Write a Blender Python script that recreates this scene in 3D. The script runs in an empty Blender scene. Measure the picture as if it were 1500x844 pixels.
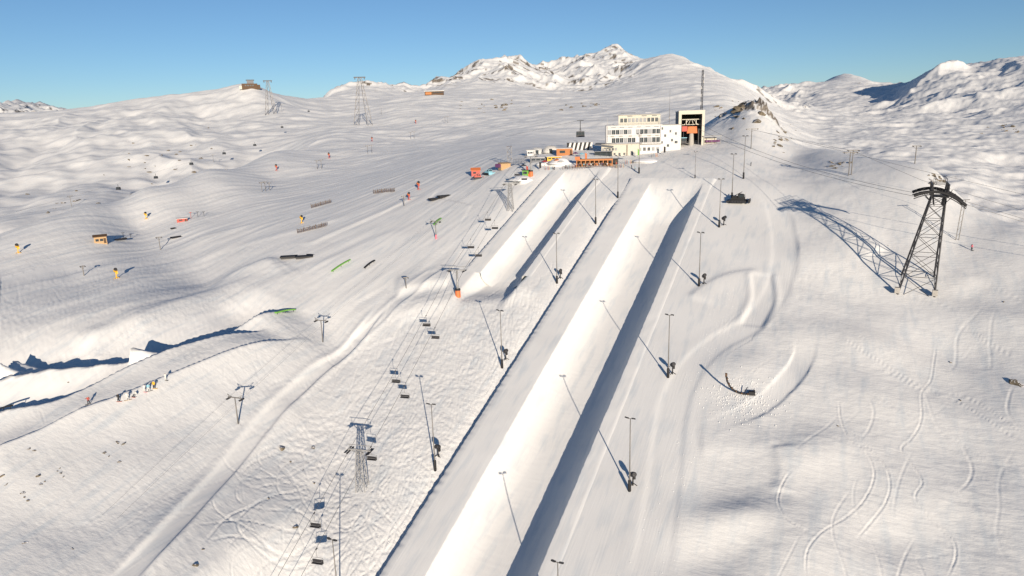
import bpy, bmesh, math, random
import numpy as np
from mathutils import Vector, Matrix
random.seed(7); RNG = np.random.default_rng(7)
scene = bpy.context.scene
# ------------------------------------------------------------------ camera, sky, sun
FOC, CX, CY = 1000.0, 750.0, 422.0            # the photograph's scale, 1500 x 844
PITCH, ROLL = math.radians(13.5), 0.03
_R = np.array([1., 0, 0]); _U = np.array([0, math.sin(PITCH), math.cos(PITCH)])
CF = np.array([0, math.cos(PITCH), -math.sin(PITCH)])
CR = _R*math.cos(ROLL)-_U*math.sin(ROLL); CU = _U*math.cos(ROLL)+_R*math.sin(ROLL)
cam = bpy.data.objects.new('camera', bpy.data.cameras.new('camera')); scene.collection.objects.link(cam)
cam.matrix_world = Matrix(((CR[0], CU[0], -CF[0], 0), (CR[1], CU[1], -CF[1], 0), (CR[2], CU[2], -CF[2], 0), (0, 0, 0, 1)))
cam.data.sensor_fit = 'HORIZONTAL'; cam.data.sensor_width = 36; cam.data.lens = 24.0
cam.data.clip_start = 1; cam.data.clip_end = 30000
scene.camera = cam
SUN_AZ, SUN_EL = math.radians(-12.1), math.radians(10.0)   # light travels towards this azimuth
world = bpy.data.worlds.new('World'); scene.world = world; world.use_nodes = True
wn = world.node_tree; wn.nodes.clear()
sky = wn.nodes.new('ShaderNodeTexSky'); sky.sky_type = 'NISHITA'; sky.sun_disc = False
sky.sun_elevation = SUN_EL; sky.sun_rotation = SUN_AZ+math.pi
sky.altitude = 2300; sky.air_density = 1.0; sky.dust_density = 0.0; sky.ozone_density = 3.3
bg = wn.nodes.new('ShaderNodeBackground'); bg.inputs[1].default_value = 0.078
out = wn.nodes.new('ShaderNodeOutputWorld')
wn.links.new(sky.outputs[0], bg.inputs[0]); wn.links.new(bg.outputs[0], out.inputs[0])
sl = bpy.data.lights.new('sun', 'SUN'); sl.energy = 4.5; sl.angle = math.radians(0.5); sl.color = (1.0, 0.86, 0.695)
sun = bpy.data.objects.new('sun', sl); scene.collection.objects.link(sun)
ldir = Vector((math.sin(SUN_AZ)*math.cos(SUN_EL), math.cos(SUN_AZ)*math.cos(SUN_EL), -math.sin(SUN_EL)))
sun.rotation_euler = ldir.to_track_quat('-Z', 'Y').to_euler(); sun.location = (0, -50, 60)
scene.view_settings.view_transform = 'Standard'; scene.view_settings.look = 'None'
scene.view_settings.exposure = 0.44; scene.view_settings.gamma = 1.0
scene.render.resolution_x = 1024; scene.render.resolution_y = 576
scene.cycles.max_bounces = 4; scene.cycles.diffuse_bounces = 2

# ------------------------------------------------------------------ geometry of the view
def ray(px, py):
    v = CF*FOC+CR*(px-CX)+CU*(CY-py)
    return v/np.linalg.norm(v)
def proj(p):
    p = np.asarray(p, float); d = p@CF
    return CX+FOC*(p@CR)/d, CY-FOC*(p@CU)/d
PD = ray(1255, -260)                                  # direction of the halfpipe, uphill
PH = np.array([PD[1], -PD[0], 0]); PH /= np.linalg.norm(PH)   # across it, to the right
PN = np.cross(PH, PD)
HP = 116.0
PA = math.atan2(PD[0], PD[1]); PT = PD[2]/math.hypot(PD[0], PD[1]); HV = HP/PN[2]
def plane_z(x, y): return -(HP+PN[0]*x+PN[1]*y)/PN[2]
def ts(x, y):                                         # coordinates on the piste plane
    z = plane_z(x, y)
    return x*PH[0]+y*PH[1], x*PD[0]+y*PD[1]+z*PD[2]
_o = -HP*PN
def from_ts(t, s, h=0.0): return _o+t*PH+s*PD+h*np.array([0, 0, 1.])
def plane_hit(px, py):
    r = ray(px, py); return r*(-HP/(r@PN))

# ------------------------------------------------------------------ noise
def _hash(ix, iy, seed):
    h = (ix.astype(np.int64)*374761393+iy.astype(np.int64)*668265263+seed*2147483647) & 0xffffffff
    h = ((h ^ (h >> 13))*1274126177) & 0xffffffff
    return (h ^ (h >> 16)) & 0xffffffff
def noise(x, y, seed=0):
    x = np.asarray(x, float); y = np.asarray(y, float)
    ix = np.floor(x); iy = np.floor(y); fx = x-ix; fy = y-iy
    u = fx*fx*fx*(fx*(fx*6-15)+10); v = fy*fy*fy*(fy*(fy*6-15)+10)
    def g(ax, ay, dx, dy):
        a = _hash(ax, ay, seed)*(2*math.pi/4294967296.0)
        return np.cos(a)*dx+np.sin(a)*dy
    n00 = g(ix, iy, fx, fy); n10 = g(ix+1, iy, fx-1, fy); n01 = g(ix, iy+1, fx, fy-1); n11 = g(ix+1, iy+1, fx-1, fy-1)
    return ((n00*(1-u)+n10*u)*(1-v)+(n01*(1-u)+n11*u)*v)*1.5
def sstep(a, b, x):
    t = np.clip((x-a)/(b-a), 0, 1); return t*t*(3-2*t)

# ------------------------------------------------------------------ terrain control: (px, py, distance)
CTRL = []
def C_(*pts):
    for p in pts: CTRL.append(p)
# far skyline with the drop behind it
SKY = [(-250,160,5200),(-120,160,5200),(0,155,6000),(32,150,6000),(62,151,6000),(98,160,5600),(170,150,1900),(230,142,1800),(280,134,1700),(330,131,1700),(365,124,1650),(400,137,1750),(440,142,2000),
       (482,132,2800),(530,117,2900),(572,121,2900),(592,131,2700),(640,116,3100),(700,92,3400),(760,84,3600),(802,97,3800),(818,86,4000),(868,80,4100),(902,66,4200),(935,86,3900),(962,83,3500),(986,77,3300),(1030,96,3100),(1070,112,2900),(1102,123,2700),
       (1150,123,4800),(1205,121,5600),(1236,108,6000),(1272,116,5600),(1305,122,5000),(1340,119,4400),(1362,104,4000),(1393,84,3800),(1414,93,3800),(1432,97,3800),(1462,88,3800),(1492,80,3800),(1560,76,3800),(1700,90,3800),(1900,100,3800)]
for px, py, D in SKY:
    C_((px, py, D), (px, py+30, D*1.35), (px, 165, 9500))
# left mountain and valley
C_((0,168,2600),(60,166,2600),(0,190,1500),(0,240,1050),(0,300,760),(0,336,600),(60,322,620),(130,298,650),(60,200,1350),(60,260,900),(120,230,1000),(200,268,780),(300,238,900),
   (200,215,1050),(180,170,1500),(280,200,1150),(270,160,1450),(340,170,1400),(380,196,1100),(440,178,1300),(450,152,1800),(365,135,1600),
   (-150,200,1300),(-150,300,800),(-250,250,1000))
# edge of the open piste on the left, then the hidden valley
C_((-150,372,400),(0,343,410),(60,322,425),(130,300,440),(210,276,470),(300,247,520),(400,222,660),(480,200,850))
C_((-150,430,520),(0,390,500),(60,375,510),(130,352,530),(210,322,580),(300,278,690),(400,240,800))
# open piste
C_((500,240,600),(500,270,470),(540,190,1000),(520,168,1450),(600,200,880),(600,160,1350),(640,139,1900),(700,200,700),(700,160,1400),(700,128,2400),(800,190,740),(800,150,1600),(800,122,2800),
   (900,150,1500),(900,110,3000),(1000,150,1500),(1000,108,2600),(1070,140,1700),(560,140,2300),(600,250,455),(700,240,400),(760,250,335),(820,240,332),(870,236,335),(650,280,345),(550,280,395),
   (450,300,395),(400,262,520),(300,300,430),(200,335,400),(300,350,350),(200,400,305),(100,400,320),(0,400,330),(-100,400,340),(300,420,284),(400,380,290),
   (450,340,322),(500,380,275),(560,340,300),(550,420,246),(500,450,236))
# snow park floor on the left and the crest in front of it (as a share of the plane's distance)
def K_(k, *pts):
    for px, py in pts: CTRL.append((px, py, k*float(np.hypot(*plane_hit(px, py)[:2]))))
def kk(px): return float(np.interp(px, [-200, 0, 180, 300, 400, 490], [.78, .80, .84, .89, .95, 1.]))
for pts, off in (([(-200,1000),(-120,560),(-120,705)], 0), ([(x, y) for x in (0, 100, 200, 300, 400) for y in (470, 530, 590, 660, 740, 844, 960)], 0), ([(490,500),(490,560),(490,650),(490,750),(490,844),(500,1000)], 0)):
    for px, py in pts: K_(kk(px)+off, (px, py))
# building knoll, rock knoll, right-hand ridge
C_((900,236,338),(950,230,343),(1000,222,350),(1040,216,356),(1090,215,355),(940,216,400),(1000,206,400),(900,212,430),(980,216,480),(850,215,450),(1040,188,425),(1080,160,448),(1100,147,455),(1122,152,452),(1060,200,395),
   (1100,185,560),(1000,205,650),(900,200,700),(1100,165,900),(1120,200,385),(1160,230,360))
RID = [(1138,181,430),(1170,212,392),(1215,220,375),(1260,229,362),(1330,240,332),(1372,252,312),(1400,288,290),(1440,312,284),(1500,332,272),(1600,356,258),(1750,400,240)]
for px, py, D in RID: C_((px, py, D), (px, py+60, D*1.25), (px, py+75, D*1.6))
C_((1500,400,700),(1420,345,800),(1372,310,880),(1260,275,1000),(1170,245,1150))
C_((1500,318,950),(1430,280,1050),(1385,244,1300),(1300,222,1500),(1200,203,1700),(1150,176,1950),(1500,260,1400),(1500,205,2000),(1400,200,2000),(1300,180,2400),(1200,168,2600),(1125,150,2500),
   (1500,150,2800),(1400,145,3000),(1300,146,3400),(1200,140,3900),(1650,320,900),(1650,200,2000))
# the main slope is a plane
for px in (600, 700, 800, 900, 1000, 1100):
    for py in (330, 380, 430, 490, 560, 640, 730, 840, 1000, 1300):
        if not (px == 600 and py < 400): CTRL.append((px, py, float(np.hypot(*plane_hit(px, py)[:2]))))
for px in (760, 850, 950, 1050, 1100): CTRL.append((px, 285, float(np.hypot(*plane_hit(px, 285)[:2]))))
for px, k in ((1200, 1.0), (1300, 1.0), (1400, 1.0), (1500, .99), (1650, .98)):
    for py in (360, 420, 500, 590, 690, 800, 1000): CTRL.append((px, py, k*float(np.hypot(*plane_hit(px, py)[:2]))))
CTRL = np.array(CTRL, float)
def t0(az, d): return -HV/d+PT*np.cos(az-PA)
def ctrl_azT(c):
    out = []
    for px, py, D in c:
        r = ray(px, py); hh = math.hypot(r[0], r[1])
        out.append((math.atan2(r[0], r[1]), math.log(D), r[2]/hh))
    return np.array(out)
_c = ctrl_azT(CTRL)
AZS, LDS = 3.0, 1.0
_P = np.stack([_c[:, 0]*AZS, _c[:, 1]*LDS], 1); _V = _c[:, 2]-t0(_c[:, 0], np.exp(_c[:, 1]))
def _phi(r2): return r2*np.log(r2+1e-12)
_n = len(_P); _A = np.zeros((_n+3, _n+3))
_d2 = ((_P[:, None]-_P[None])**2).sum(-1); _A[:_n, :_n] = _phi(_d2)+np.eye(_n)*4e-5
_A[:_n, _n] = 1; _A[:_n, _n+1:] = _P; _A[_n, :_n] = 1; _A[_n+1:, :_n] = _P.T
_W = np.linalg.solve(_A, np.concatenate([_V, np.zeros(3)]))
def tps(az, ld):
    az = np.asarray(az, float); sh = az.shape; a = (az*AZS).ravel(); b = (np.asarray(ld, float)*LDS).ravel()
    res = _W[_n]+_W[_n+1]*a+_W[_n+2]*b
    for i0 in range(0, len(a), 20000):
        i1 = i0+20000; aa = a[i0:i1, None].astype(np.float32); bb = b[i0:i1, None].astype(np.float32)
        r2 = (aa-_P[None, :, 0].astype(np.float32))**2+(bb-_P[None, :, 1].astype(np.float32))**2
        res[i0:i1] += (r2*np.log(r2+1e-9))@_W[:_n].astype(np.float32)
    return res.reshape(sh)
# piste plane is kept exact round the halfpipe
def pin(x, y):
    t, s = ts(x, y)
    return (sstep(-105, -88, t)*(1-sstep(-26, -6, t)))*(1-sstep(250, 285, s))
P2 = dict(t0=-119.0, s0=0., s1=0.)
def base_z(x, y, coarse=None):
    az = np.arctan2(x, y); d = np.hypot(x, y); ld = np.log(d)
    if coarse is None: r = tps(az, ld)
    else: r = coarse(az, ld)
    return (t0(az, d)+r*(1-pin(x, y)))*d
def pin(x, y):
    t, s = ts(x, y)
    a = (sstep(-105, -88, t)*(1-sstep(-26, -6, t)))*(1-sstep(250, 285, s))
    b = (sstep(-134, -124, t)*(1-sstep(-100, -80, t)))*sstep(165, 182, s)*(1-sstep(275, 300, s))
    return np.maximum(a, b)
# ---- detail raster over the near slope in plane coordinates (t across, s uphill)
T0, T1, S0, S1, RES = -285., 118., 30., 372., 0.2
NT, NS = int((T1-T0)/RES), int((S1-S0)/RES)
DET = np.zeros((NS, NT), np.float32)
TG = (T0+np.arange(NT)*RES)[None, :]; SG = (S0+np.arange(NS)*RES)[:, None]
def det_at(x, y):
    t, s = ts(x, y); u = (t-T0)/RES; v = (s-S0)/RES
    ok = (u > 1) & (u < NT-3) & (v > 1) & (v < NS-3)
    u = np.clip(u, 1, NT-3); v = np.clip(v, 1, NS-3); i = u.astype(int); j = v.astype(int); fu = u-i; fv = v-j
    z = (DET[j, i]*(1-fu)+DET[j, i+1]*fu)*(1-fv)+(DET[j+1, i]*(1-fu)+DET[j+1, i+1]*fu)*fv
    edge = np.minimum(np.minimum(t-T0, T1-t), np.minimum(s-S0, S1-s))
    return z*ok*sstep(0, 14, edge)
def march(px, py, zf, d0=62., d1=8500.):
    r = ray(px, py); hh = math.hypot(r[0], r[1]); ux, uy, T = r[0]/hh, r[1]/hh, r[2]/hh
    ds = np.exp(np.linspace(math.log(d0), math.log(d1), 500)); g = zf(ds*ux, ds*uy)-ds*T
    k = np.nonzero(g > 0)[0]
    if len(k) == 0: return None
    k = k[0]
    if k == 0: return np.array([ux*d0, uy*d0, d0*T])
    ds = np.linspace(ds[k-1], ds[k], 60); g = zf(ds*ux, ds*uy)-ds*T; k = max(1, np.nonzero(g >= 0)[0][0] if (g >= 0).any() else 59)
    a, b = ds[k-1], ds[k]; w = -g[k-1]/(g[k]-g[k-1]+1e-12); d = a+(b-a)*np.clip(w, 0, 1)
    return np.array([ux*d, uy*d, d*T])
def bts(px, py):                      # pixel of the photograph -> plane coordinates on the bare terrain
    p = march(px, py, base_z); t, s = ts(p[0], p[1]); return float(t), float(s)
def smooth_poly(P, n=8):
    P = [np.array(p, float) for p in P]; Q = [2*P[0]-P[1]]+P+[2*P[-1]-P[-2]]; out = []
    for i in range(1, len(Q)-2):
        for k in range(n):
            u = k/n; a, b, c, d = Q[i-1], Q[i], Q[i+1], Q[i+2]
            out.append(.5*((2*b)+(c-a)*u+(2*a-5*b+4*c-d)*u*u+(-a+3*b-3*c+d)*u**3))
    out.append(P[-1]); return np.array(out)
def win(P, m):
    t0, s0 = P.min(0)-m; t1, s1 = P.max(0)+m
    a, b = max(0, int((t0-T0)/RES)), min(NT, int((t1-T0)/RES)+1); c, d = max(0, int((s0-S0)/RES)), min(NS, int((s1-S0)/RES)+1)
    return c, max(c, d), a, max(a, b)
def dist_poly(P, m, step=1):
    """distance, signed side (+ = right of travel) and parameter 0..1 on the raster window round P"""
    c, d, a, b = win(P, m); T, S = np.broadcast_arrays(TG[:, a:b], SG[c:d]); best = np.full(T.shape, 1e9, np.float32); side = np.zeros(T.shape, np.float32); par = np.zeros(T.shape, np.float32)
    for i in range(len(P)-1):
        p, q = P[i], P[i+1]; e = q-p; L2 = e@e+1e-9
        u = np.clip(((T-p[0])*e[0]+(S-p[1])*e[1])/L2, 0, 1); dx = T-(p[0]+u*e[0]); dy = S-(p[1]+u*e[1]); dd = np.hypot(dx, dy)
        m_ = dd < best; best = np.where(m_, dd, best); side = np.where(m_, np.sign(e[1]*dx-e[0]*dy), side); par = np.where(m_, (i+u)/(len(P)-1), par)
    return (slice(c, d), slice(a, b)), best, side, par
def groove(P, w, dep, rim=.35):
    P = np.asarray(P); seg = np.hypot(*(P[1:]-P[:-1]).T); L = seg.sum(); n = max(2, int(L/(w*.5))); cum = np.concatenate([[0], np.cumsum(seg)])
    q = np.linspace(0, L, n); xs = np.interp(q, cum, P[:, 0]); ys = np.interp(q, cum, P[:, 1]); k = int(math.ceil(w*2.4/RES)); off = np.arange(-k, k+1)*RES
    for i, (x, y) in enumerate(zip(xs, ys)):
        ii = int((x-T0)/RES); jj = int((y-S0)/RES)
        if ii < k or jj < k or ii >= NT-k-1 or jj >= NS-k-1: continue
        r2 = ((off[None, :]+T0+ii*RES-x)**2+(off[:, None]+S0+jj*RES-y)**2)/(w*w)
        f = min(1, i/28, (n-i)/28); ker = dep*f*(-np.exp(-r2*1.6)+rim*np.exp(-(np.sqrt(r2)-1.35)**2*5))
        W_ = TRK[jj-k:jj+k+1, ii-k:ii+k+1]; W_[:] = np.where(np.abs(ker) > np.abs(W_), ker, W_)
TRK = np.zeros((NS, NT), np.float32)
def px_poly(pts, n=8): return smooth_poly([bts(*p) for p in pts], n)
def bank(pts, h, wr, side=1, wl=.5, ends=.12, dip=None):
    """raised strip edge: full height on one side falling off over wr metres, steep on the other"""
    P = px_poly(pts, 5); w, d, sd, u = dist_poly(P, max(wr*1.8, dip[1]*3 if dip else 0)); sdn = d*sd*side
    f = sstep(0, ends, u)*(1-sstep(1-ends, 1, u))
    prof = h*np.where(sdn > 0, np.exp(-(sdn/wr)**2), np.exp(-(sdn/wl)**2))
    if dip: prof = prof-np.where(sdn < 0, dip[0]*np.exp(-((-sdn-dip[1])/dip[1])**2)*sstep(0, 1.0, -sdn), 0)
    DET[w] += (f*prof).astype(np.float32)
def bump(px, py, h, rt, rs, ang=0.):
    t, s = bts(px, py); R = max(rt, rs)*2.6; P = np.array([[t, s], [t+.01, s]]); c, d, a, b = win(P, R)
    T = TG[:, a:b]-t; S = SG[c:d]-s; ca, sa = math.cos(ang), math.sin(ang); u = (T*ca+S*sa)/rt; v = (-T*sa+S*ca)/rs
    DET[c:d, a:b] += (h*np.exp(-(u*u+v*v))).astype(np.float32)
def lane(pts, w, dep, rim, rimw=2.0, ends=.06):
    """a groomed lane pressed into the snow with soft windrows"""
    P = px_poly(pts, 6); wd, d, sd, u = dist_poly(P, w*2+rimw*3); f = sstep(0, ends, u)*(1-sstep(1-ends, 1, u))
    DET[wd] += (f*(-dep*(1-sstep(w*.7, w*1.15, d))+rim*np.exp(-((d-w*1.25)/rimw)**2))).astype(np.float32)
    GRM[wd] = np.maximum(GRM[wd], (f*(1-sstep(w*.9, w*1.3, d))).astype(np.float32))
GRM = np.zeros((NS, NT), np.float32)           # 1 = groomed smooth
def grm_at(x, y):
    t, s = ts(x, y); i = np.clip(((t-T0)/RES).astype(int), 0, NT-1); j = np.clip(((s-S0)/RES).astype(int), 0, NS-1)
    return GRM[j, i]*((t > T0) & (t < T1) & (s > S0) & (s < S1))

# the drop at the left edge of each halfpipe deck
def decks():
    t = TG; s = SG
    a = np.exp(-np.clip((-78-t), 0, None)/3.5)*(t < -77.6)*sstep(-96, -88, t)*sstep(30, 50, s)*(1-sstep(240, 250, s))
    DET[:] -= (1.9*a).astype(np.float32)
    b = np.exp(-np.clip((-118-t), 0, None)/5.0)*(t < -117.6)*sstep(-134, -127, t)*sstep(186, 198, s)*(1-sstep(268, 278, s))
    DET[:] -= (1.5*b).astype(np.float32)
    g = sstep(-78.5, -78, t)*(1-sstep(-27, -17, t))*(1-sstep(262, 276, s)); GRM[:] = np.maximum(GRM, g)
    g = sstep(-118.5, -118, t)*(1-sstep(-90, -86, t))*sstep(180, 192, s)*(1-sstep(276, 290, s)); GRM[:] = np.maximum(GRM, g)
decks()
# the shoulder below the small pipe
bank([(575,428),(625,418),(660,414)], 1.5, 9, side=-1, wl=3.5); bank([(560,470),(640,446),(720,438),(790,420)], 1.0, 12, side=-1, wl=5)
DET -= (5.0*sstep(158, 187, SG)*(1-sstep(200, 203, SG))*(1-sstep(6.2, 10.5, np.abs(TG+103))*1.0)).astype(np.float32)
# right-hand lanes and the graded ground
lane([(1090,262),(1130,292),(1144,330),(1148,380),(1135,430),(1100,475),(1050,505),(1010,545),(985,600),(975,680),(965,760),(950,860)], 3.8, .13, .05, 1.8)
lane([(1010,640),(1060,618),(1110,598),(1150,565),(1175,530),(1180,500)], 2.4, .07, .05, 2.2, .3)
lane([(1115,400),(1118,440),(1100,480)], 3.2, .25, .2, 1.0)
bank([(1165,292),(1210,325),(1255,352),(1300,375)], 1.2, 7, side=1, wl=2)
bank([(1010,440),(1035,420),(1070,404),(1118,397)], .45, 8, side=1, wl=1.8)
bank([(1020,655),(1060,655),(1110,652),(1140,645)], .3, 8, side=-1, wl=2.5)
bank([(1138,655),(1146,690),(1140,725)], .4, 4, side=-1, wl=1.6)
bank([(1210,300),(1260,335),(1310,372),(1370,395),(1450,420)], .8, 9, side=1, wl=3)
bump(1085,545,1.2,9,9); bump(1080,700,-.4,9,7); bump(1030,715,-.3,6,5); bump(1200,660,1.0,12,6,.4); bump(1330,600,1.2,22,9,-.4)
bump(1250,500,1.2,14,7,-.5); bump(1420,520,-1.0,18,7,-.4); bump(1180,800,1.3,12,9); bump(1080,800,-.6,10,6,.5); bump(1400,730,1.2,16,9,-.3); bump(1300,790,-.8,9,5,.3)
bump(1480,470,1.0,12,6,-.4); bump(1150,500,.9,7,12,.4); bump(1080,760,1.0,8,4,.4); bump(1040,820,-.6,8,5,.4); bump(1240,430,-.8,16,6,-.5); bump(1200,380,.7,12,8,-.3)
bump(1145,520,-.8,4,9,.6)
# left: knolls and hollows on the sunny slope
bump(80,690,0.72,9,12,.2); bump(200,680,0.55,8,9,.3); bump(40,800,-0.83,12,9,.2); bump(250,820,0.66,10,10); bump(310,690,-0.66,6,30,-.25); bump(420,760,0.77,9,8); bump(350,790,0.55,6,8)
bump(410,600,0.66,9,7,.2); bump(330,600,0.50,8,6); bump(560,470,0.50,10,8); bump(470,820,0.50,7,6); bump(620,450,0.66,12,6,.1); bump(590,640,0.33,9,12)
lane([(560,450),(520,500),(470,545),(420,590),(370,640),(300,720),(230,800),(150,880)], 2.2, .55, .3, 1.2)
lane([(640,395),(600,430),(560,465),(520,500)], 2.4, .3, .2, 1)
# left: banks of the jump lines (raised on the near side, their shadows fall beyond)
bank([(440,455),(390,471),(340,487),(290,506),(235,523),(120,547),(0,574),(-60,590),(-160,610)], 4.4, 24, side=-1, wl=.9, ends=.16, dip=(4.2, 13))
bank([(400,492),(350,503),(260,528),(190,556),(100,596),(0,618),(-60,640),(-160,665)], 2.4, 12, side=-1, wl=.9, ends=.2, dip=(2.6, 8))
bank([(-60,692),(0,668),(60,648),(120,622),(180,600),(250,572),(330,542),(400,519),(470,500)], 1.6, 16, side=1, wl=7, ends=.15, dip=(2.6, 12))
def wedge(a, b, W, H):
    A = np.array(bts(*a)); B = np.array(bts(*b)); L = np.hypot(*(B-A)); e = (B-A)/L; c, d, i, j = win(np.stack([A, B]), W+3); T = TG[:, i:j]-A[0]; S = SG[c:d]-A[1]
    u = T*e[0]+S*e[1]; v = np.abs(-T*e[1]+S*e[0]); hgt = H*np.clip(u/L, 0, 1)**1.5*(1-sstep(L, L+.5, u))*np.clip((W/2+H*.45-v)/(H*.45), 0, 1); DET[c:d, i:j] += hgt.astype(np.float32)
wedge((262,522), (198,523), 6, 4.4); wedge((105,541), (12,548), 8, 6.4); wedge((60,556), (-12,566), 6, 2.6)
bank([(600,330),(550,352),(500,375),(450,395),(380,425),(300,455),(220,490),(130,525)], .5, 12, side=-1, wl=4, ends=.1)
bank([(615,285),(560,312),(500,338),(445,362)], .6, 4, side=1, wl=1.2, ends=.08)
bank([(415,378),(350,405),(290,440),(200,470),(100,500)], 1.9, 18, side=-1, wl=5, ends=.1)
for i, q in enumerate([[(0,470),(150,430),(300,380),(430,340),(560,300)], [(0,430),(140,395),(280,355),(420,318)], [(60,520),(170,470),(300,425),(400,385)], [(0,400),(150,370),(300,330),(450,290)],
                       [(0,372),(150,335),(300,290),(420,258)], [(150,480),(280,440),(380,405)], [(0,500),(90,470),(220,440),(330,400)]]):
    bank(q, .4, 8, side=1 if i % 2 else -1, wl=2.5, ends=.2)
# groomed areas on the left
def grm_poly(pts, soft=4):
    P = np.array([bts(*p) for p in pts]); c, d, a, b = win(P, soft); T, S = np.broadcast_arrays(TG[:, a:b], SG[c:d]); inside = np.zeros(T.shape, bool)
    for i in range(len(P)):
        p, q = P[i], P[(i+1) % len(P)]
        if p[1] == q[1]: continue
        inside ^= ((S >= min(p[1], q[1])) & (S < max(p[1], q[1]))) & (T < p[0]+(S-p[1])*(q[0]-p[0])/(q[1]-p[1]))
    GRM[c:d, a:b] = np.maximum(GRM[c:d, a:b], inside*.9)
    return P, inside, (c, d, a, b)
grm_poly([(640,290),(690,300),(660,350),(600,400),(500,455),(380,490),(250,520),(150,560),(60,590),(0,600),(0,540),(150,510),(280,460),(400,400),(520,340)])
grm_poly([(560,260),(650,270),(600,320),(450,380),(300,440),(150,500),(0,530),(0,400),(150,350),(300,310),(430,280)])
grm_poly([(960,300),(1160,300),(1150,420),(1100,500),(1010,560),(990,700),(960,844),(820,844),(900,560)])
# ---- ski tracks
DOWN = np.array([0., -1.])
def free_track(t, s, head, L, w, dep, wob=.05, pull=.01):
    w = max(w, .0016*math.hypot(t+60, s+60)); dep *= .8
    P = [(t, s)]; st = 1.2; k = 0.
    for i in range(int(L/st)):
        k = k*.85+random.gauss(0, wob)*.5; head += k-math.sin(head)*pull
        t += math.sin(head)*st; s -= math.cos(head)*st; P.append((t, s))
    groove(P, w, dep)
zone = np.array([bts(*p) for p in [(805,432),(735,530),(668,640),(600,740),(548,844),(400,880),(470,760),(470,640),(520,560),(580,470),(660,425)]])
def in_poly(P, t, s):
    r = False
    for i in range(len(P)):
        p, q = P[i], P[(i+1) % len(P)]
        if (p[1] > s) != (q[1] > s) and t < p[0]+(s-p[1])*(q[0]-p[0])/(q[1]-p[1]): r = not r
    return r
k = 0
while k < 750:
    t = random.uniform(zone[:, 0].min(), zone[:, 0].max()); s = random.uniform(zone[:, 1].min(), zone[:, 1].max())
    if not in_poly(zone, t, s): continue
    k += 1; free_track(t, s, random.choice((-.9, .8, -.3, .25, 1.2))+random.gauss(0, .3), random.uniform(10, 38), random.uniform(.22, .36), random.uniform(.13, .27), wob=.16)
zone2 = np.array([bts(*p) for p in [(600,440),(500,520),(400,600),(250,790),(120,860),(250,860),(350,720),(430,640),(540,540),(640,440)]])
k = 0
while k < 60:
    t = random.uniform(zone2[:, 0].min(), zone2[:, 0].max()); s = random.uniform(zone2[:, 1].min(), zone2[:, 1].max())
    if not in_poly(zone2, t, s): continue
    k += 1; free_track(t, s, -.25+random.gauss(0, .18), random.uniform(20, 70), random.uniform(.14, .24), random.uniform(.05, .1), wob=.05, pull=0)
for a in range(26):                                   # tracks on the slopes round the lift towers
    px, py = random.uniform(330, 620), random.uniform(455, 620); t, s = bts(px, py); free_track(t, s, random.choice((-1.3, -.5, .9, -1.0)), random.uniform(12, 40), .2, .09, wob=.12, pull=0)
for a in range(30):
    px, py = random.uniform(860, 1000), random.uniform(262, 300); t, s = bts(px, py); free_track(t, s, random.uniform(-1, 1), random.uniform(10, 30), .25, .08, wob=.1)
# named freeride tracks on the right, pressed deep into the powder
for pts in ([(1228,588),(1232,620),(1245,650),(1268,668),(1280,700),(1265,735),(1235,762),(1205,785),(1182,815),(1180,850)],
            [(1240,630),(1290,680),(1303,712),(1296,740),(1270,770),(1254,790)],
            [(1165,690),(1150,705),(1139,735),(1150,765),(1175,782),(1200,792)],
            [(1372,500),(1368,530),(1363,558),(1349,580),(1349,620),(1335,645),(1320,660),(1332,680),(1350,712),(1340,735),(1365,765),(1395,790),(1400,815),(1388,844)],
            [(1200,535),(1290,545),(1345,572),(1400,590),(1470,635),(1500,650)],
            [(1410,470),(1440,495),(1480,515),(1500,520)],
            [(1180,500),(1130,530),(1090,560)],
            [(970,548),(1040,500),(1080,462),(1112,440)], [(985,530),(1050,480),(1105,450)], [(1160,410),(1230,400),(1330,405),(1400,420)],
            [(1230,500),(1300,540),(1355,570),(1420,585),(1500,640)]):
    groove(px_poly(pts, 10), .27, .09, .6)
for pts in ([(70,640),(60,612),(40,622)], [(380,655),(420,690),(470,745),(500,790)], [(460,760),(430,800),(380,844)], [(300,780),(340,800),(380,850)], [(370,640),(450,700),(455,730)],
            [(470,500),(540,545),(600,570),(640,600)], [(470,790),(440,815),(400,835),(380,850)], [(340,530),(400,515),(450,500),(500,480)], [(330,540),(370,590),(420,610)], [(520,830),(560,790),(600,700),(640,600),(700,530)]):
    groove(px_poly(pts, 8), .26, .09, .6)
for a in range(46):                                   # old tracks across the open powder
    px, py = random.uniform(1150, 1500), random.uniform(400, 800); t, s = bts(px, py); free_track(t, s, random.choice((1.1, .8, -.4, 1.3)), random.uniform(12, 50), .22, random.uniform(.04, .1), wob=.06, pull=0)
for a in range(420):                                  # long parallel lines on the open pistes to the left
    px, py = random.uniform(-20, 560), random.uniform(300, 560)
    if py < 345-px*.25: continue
    t, s = bts(px, py); free_track(t, s, -1.15+random.gauss(0, .1), random.uniform(30, 130), random.uniform(.2, .45), random.uniform(.05, .15), wob=.025, pull=0)
lo = (sstep(-78.2, -78, TG)*(1-sstep(-30, -24, TG))*(SG < 262))
DET += TRK*(1-np.clip(lo, 0, 1)*.97).astype(np.float32)

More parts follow.
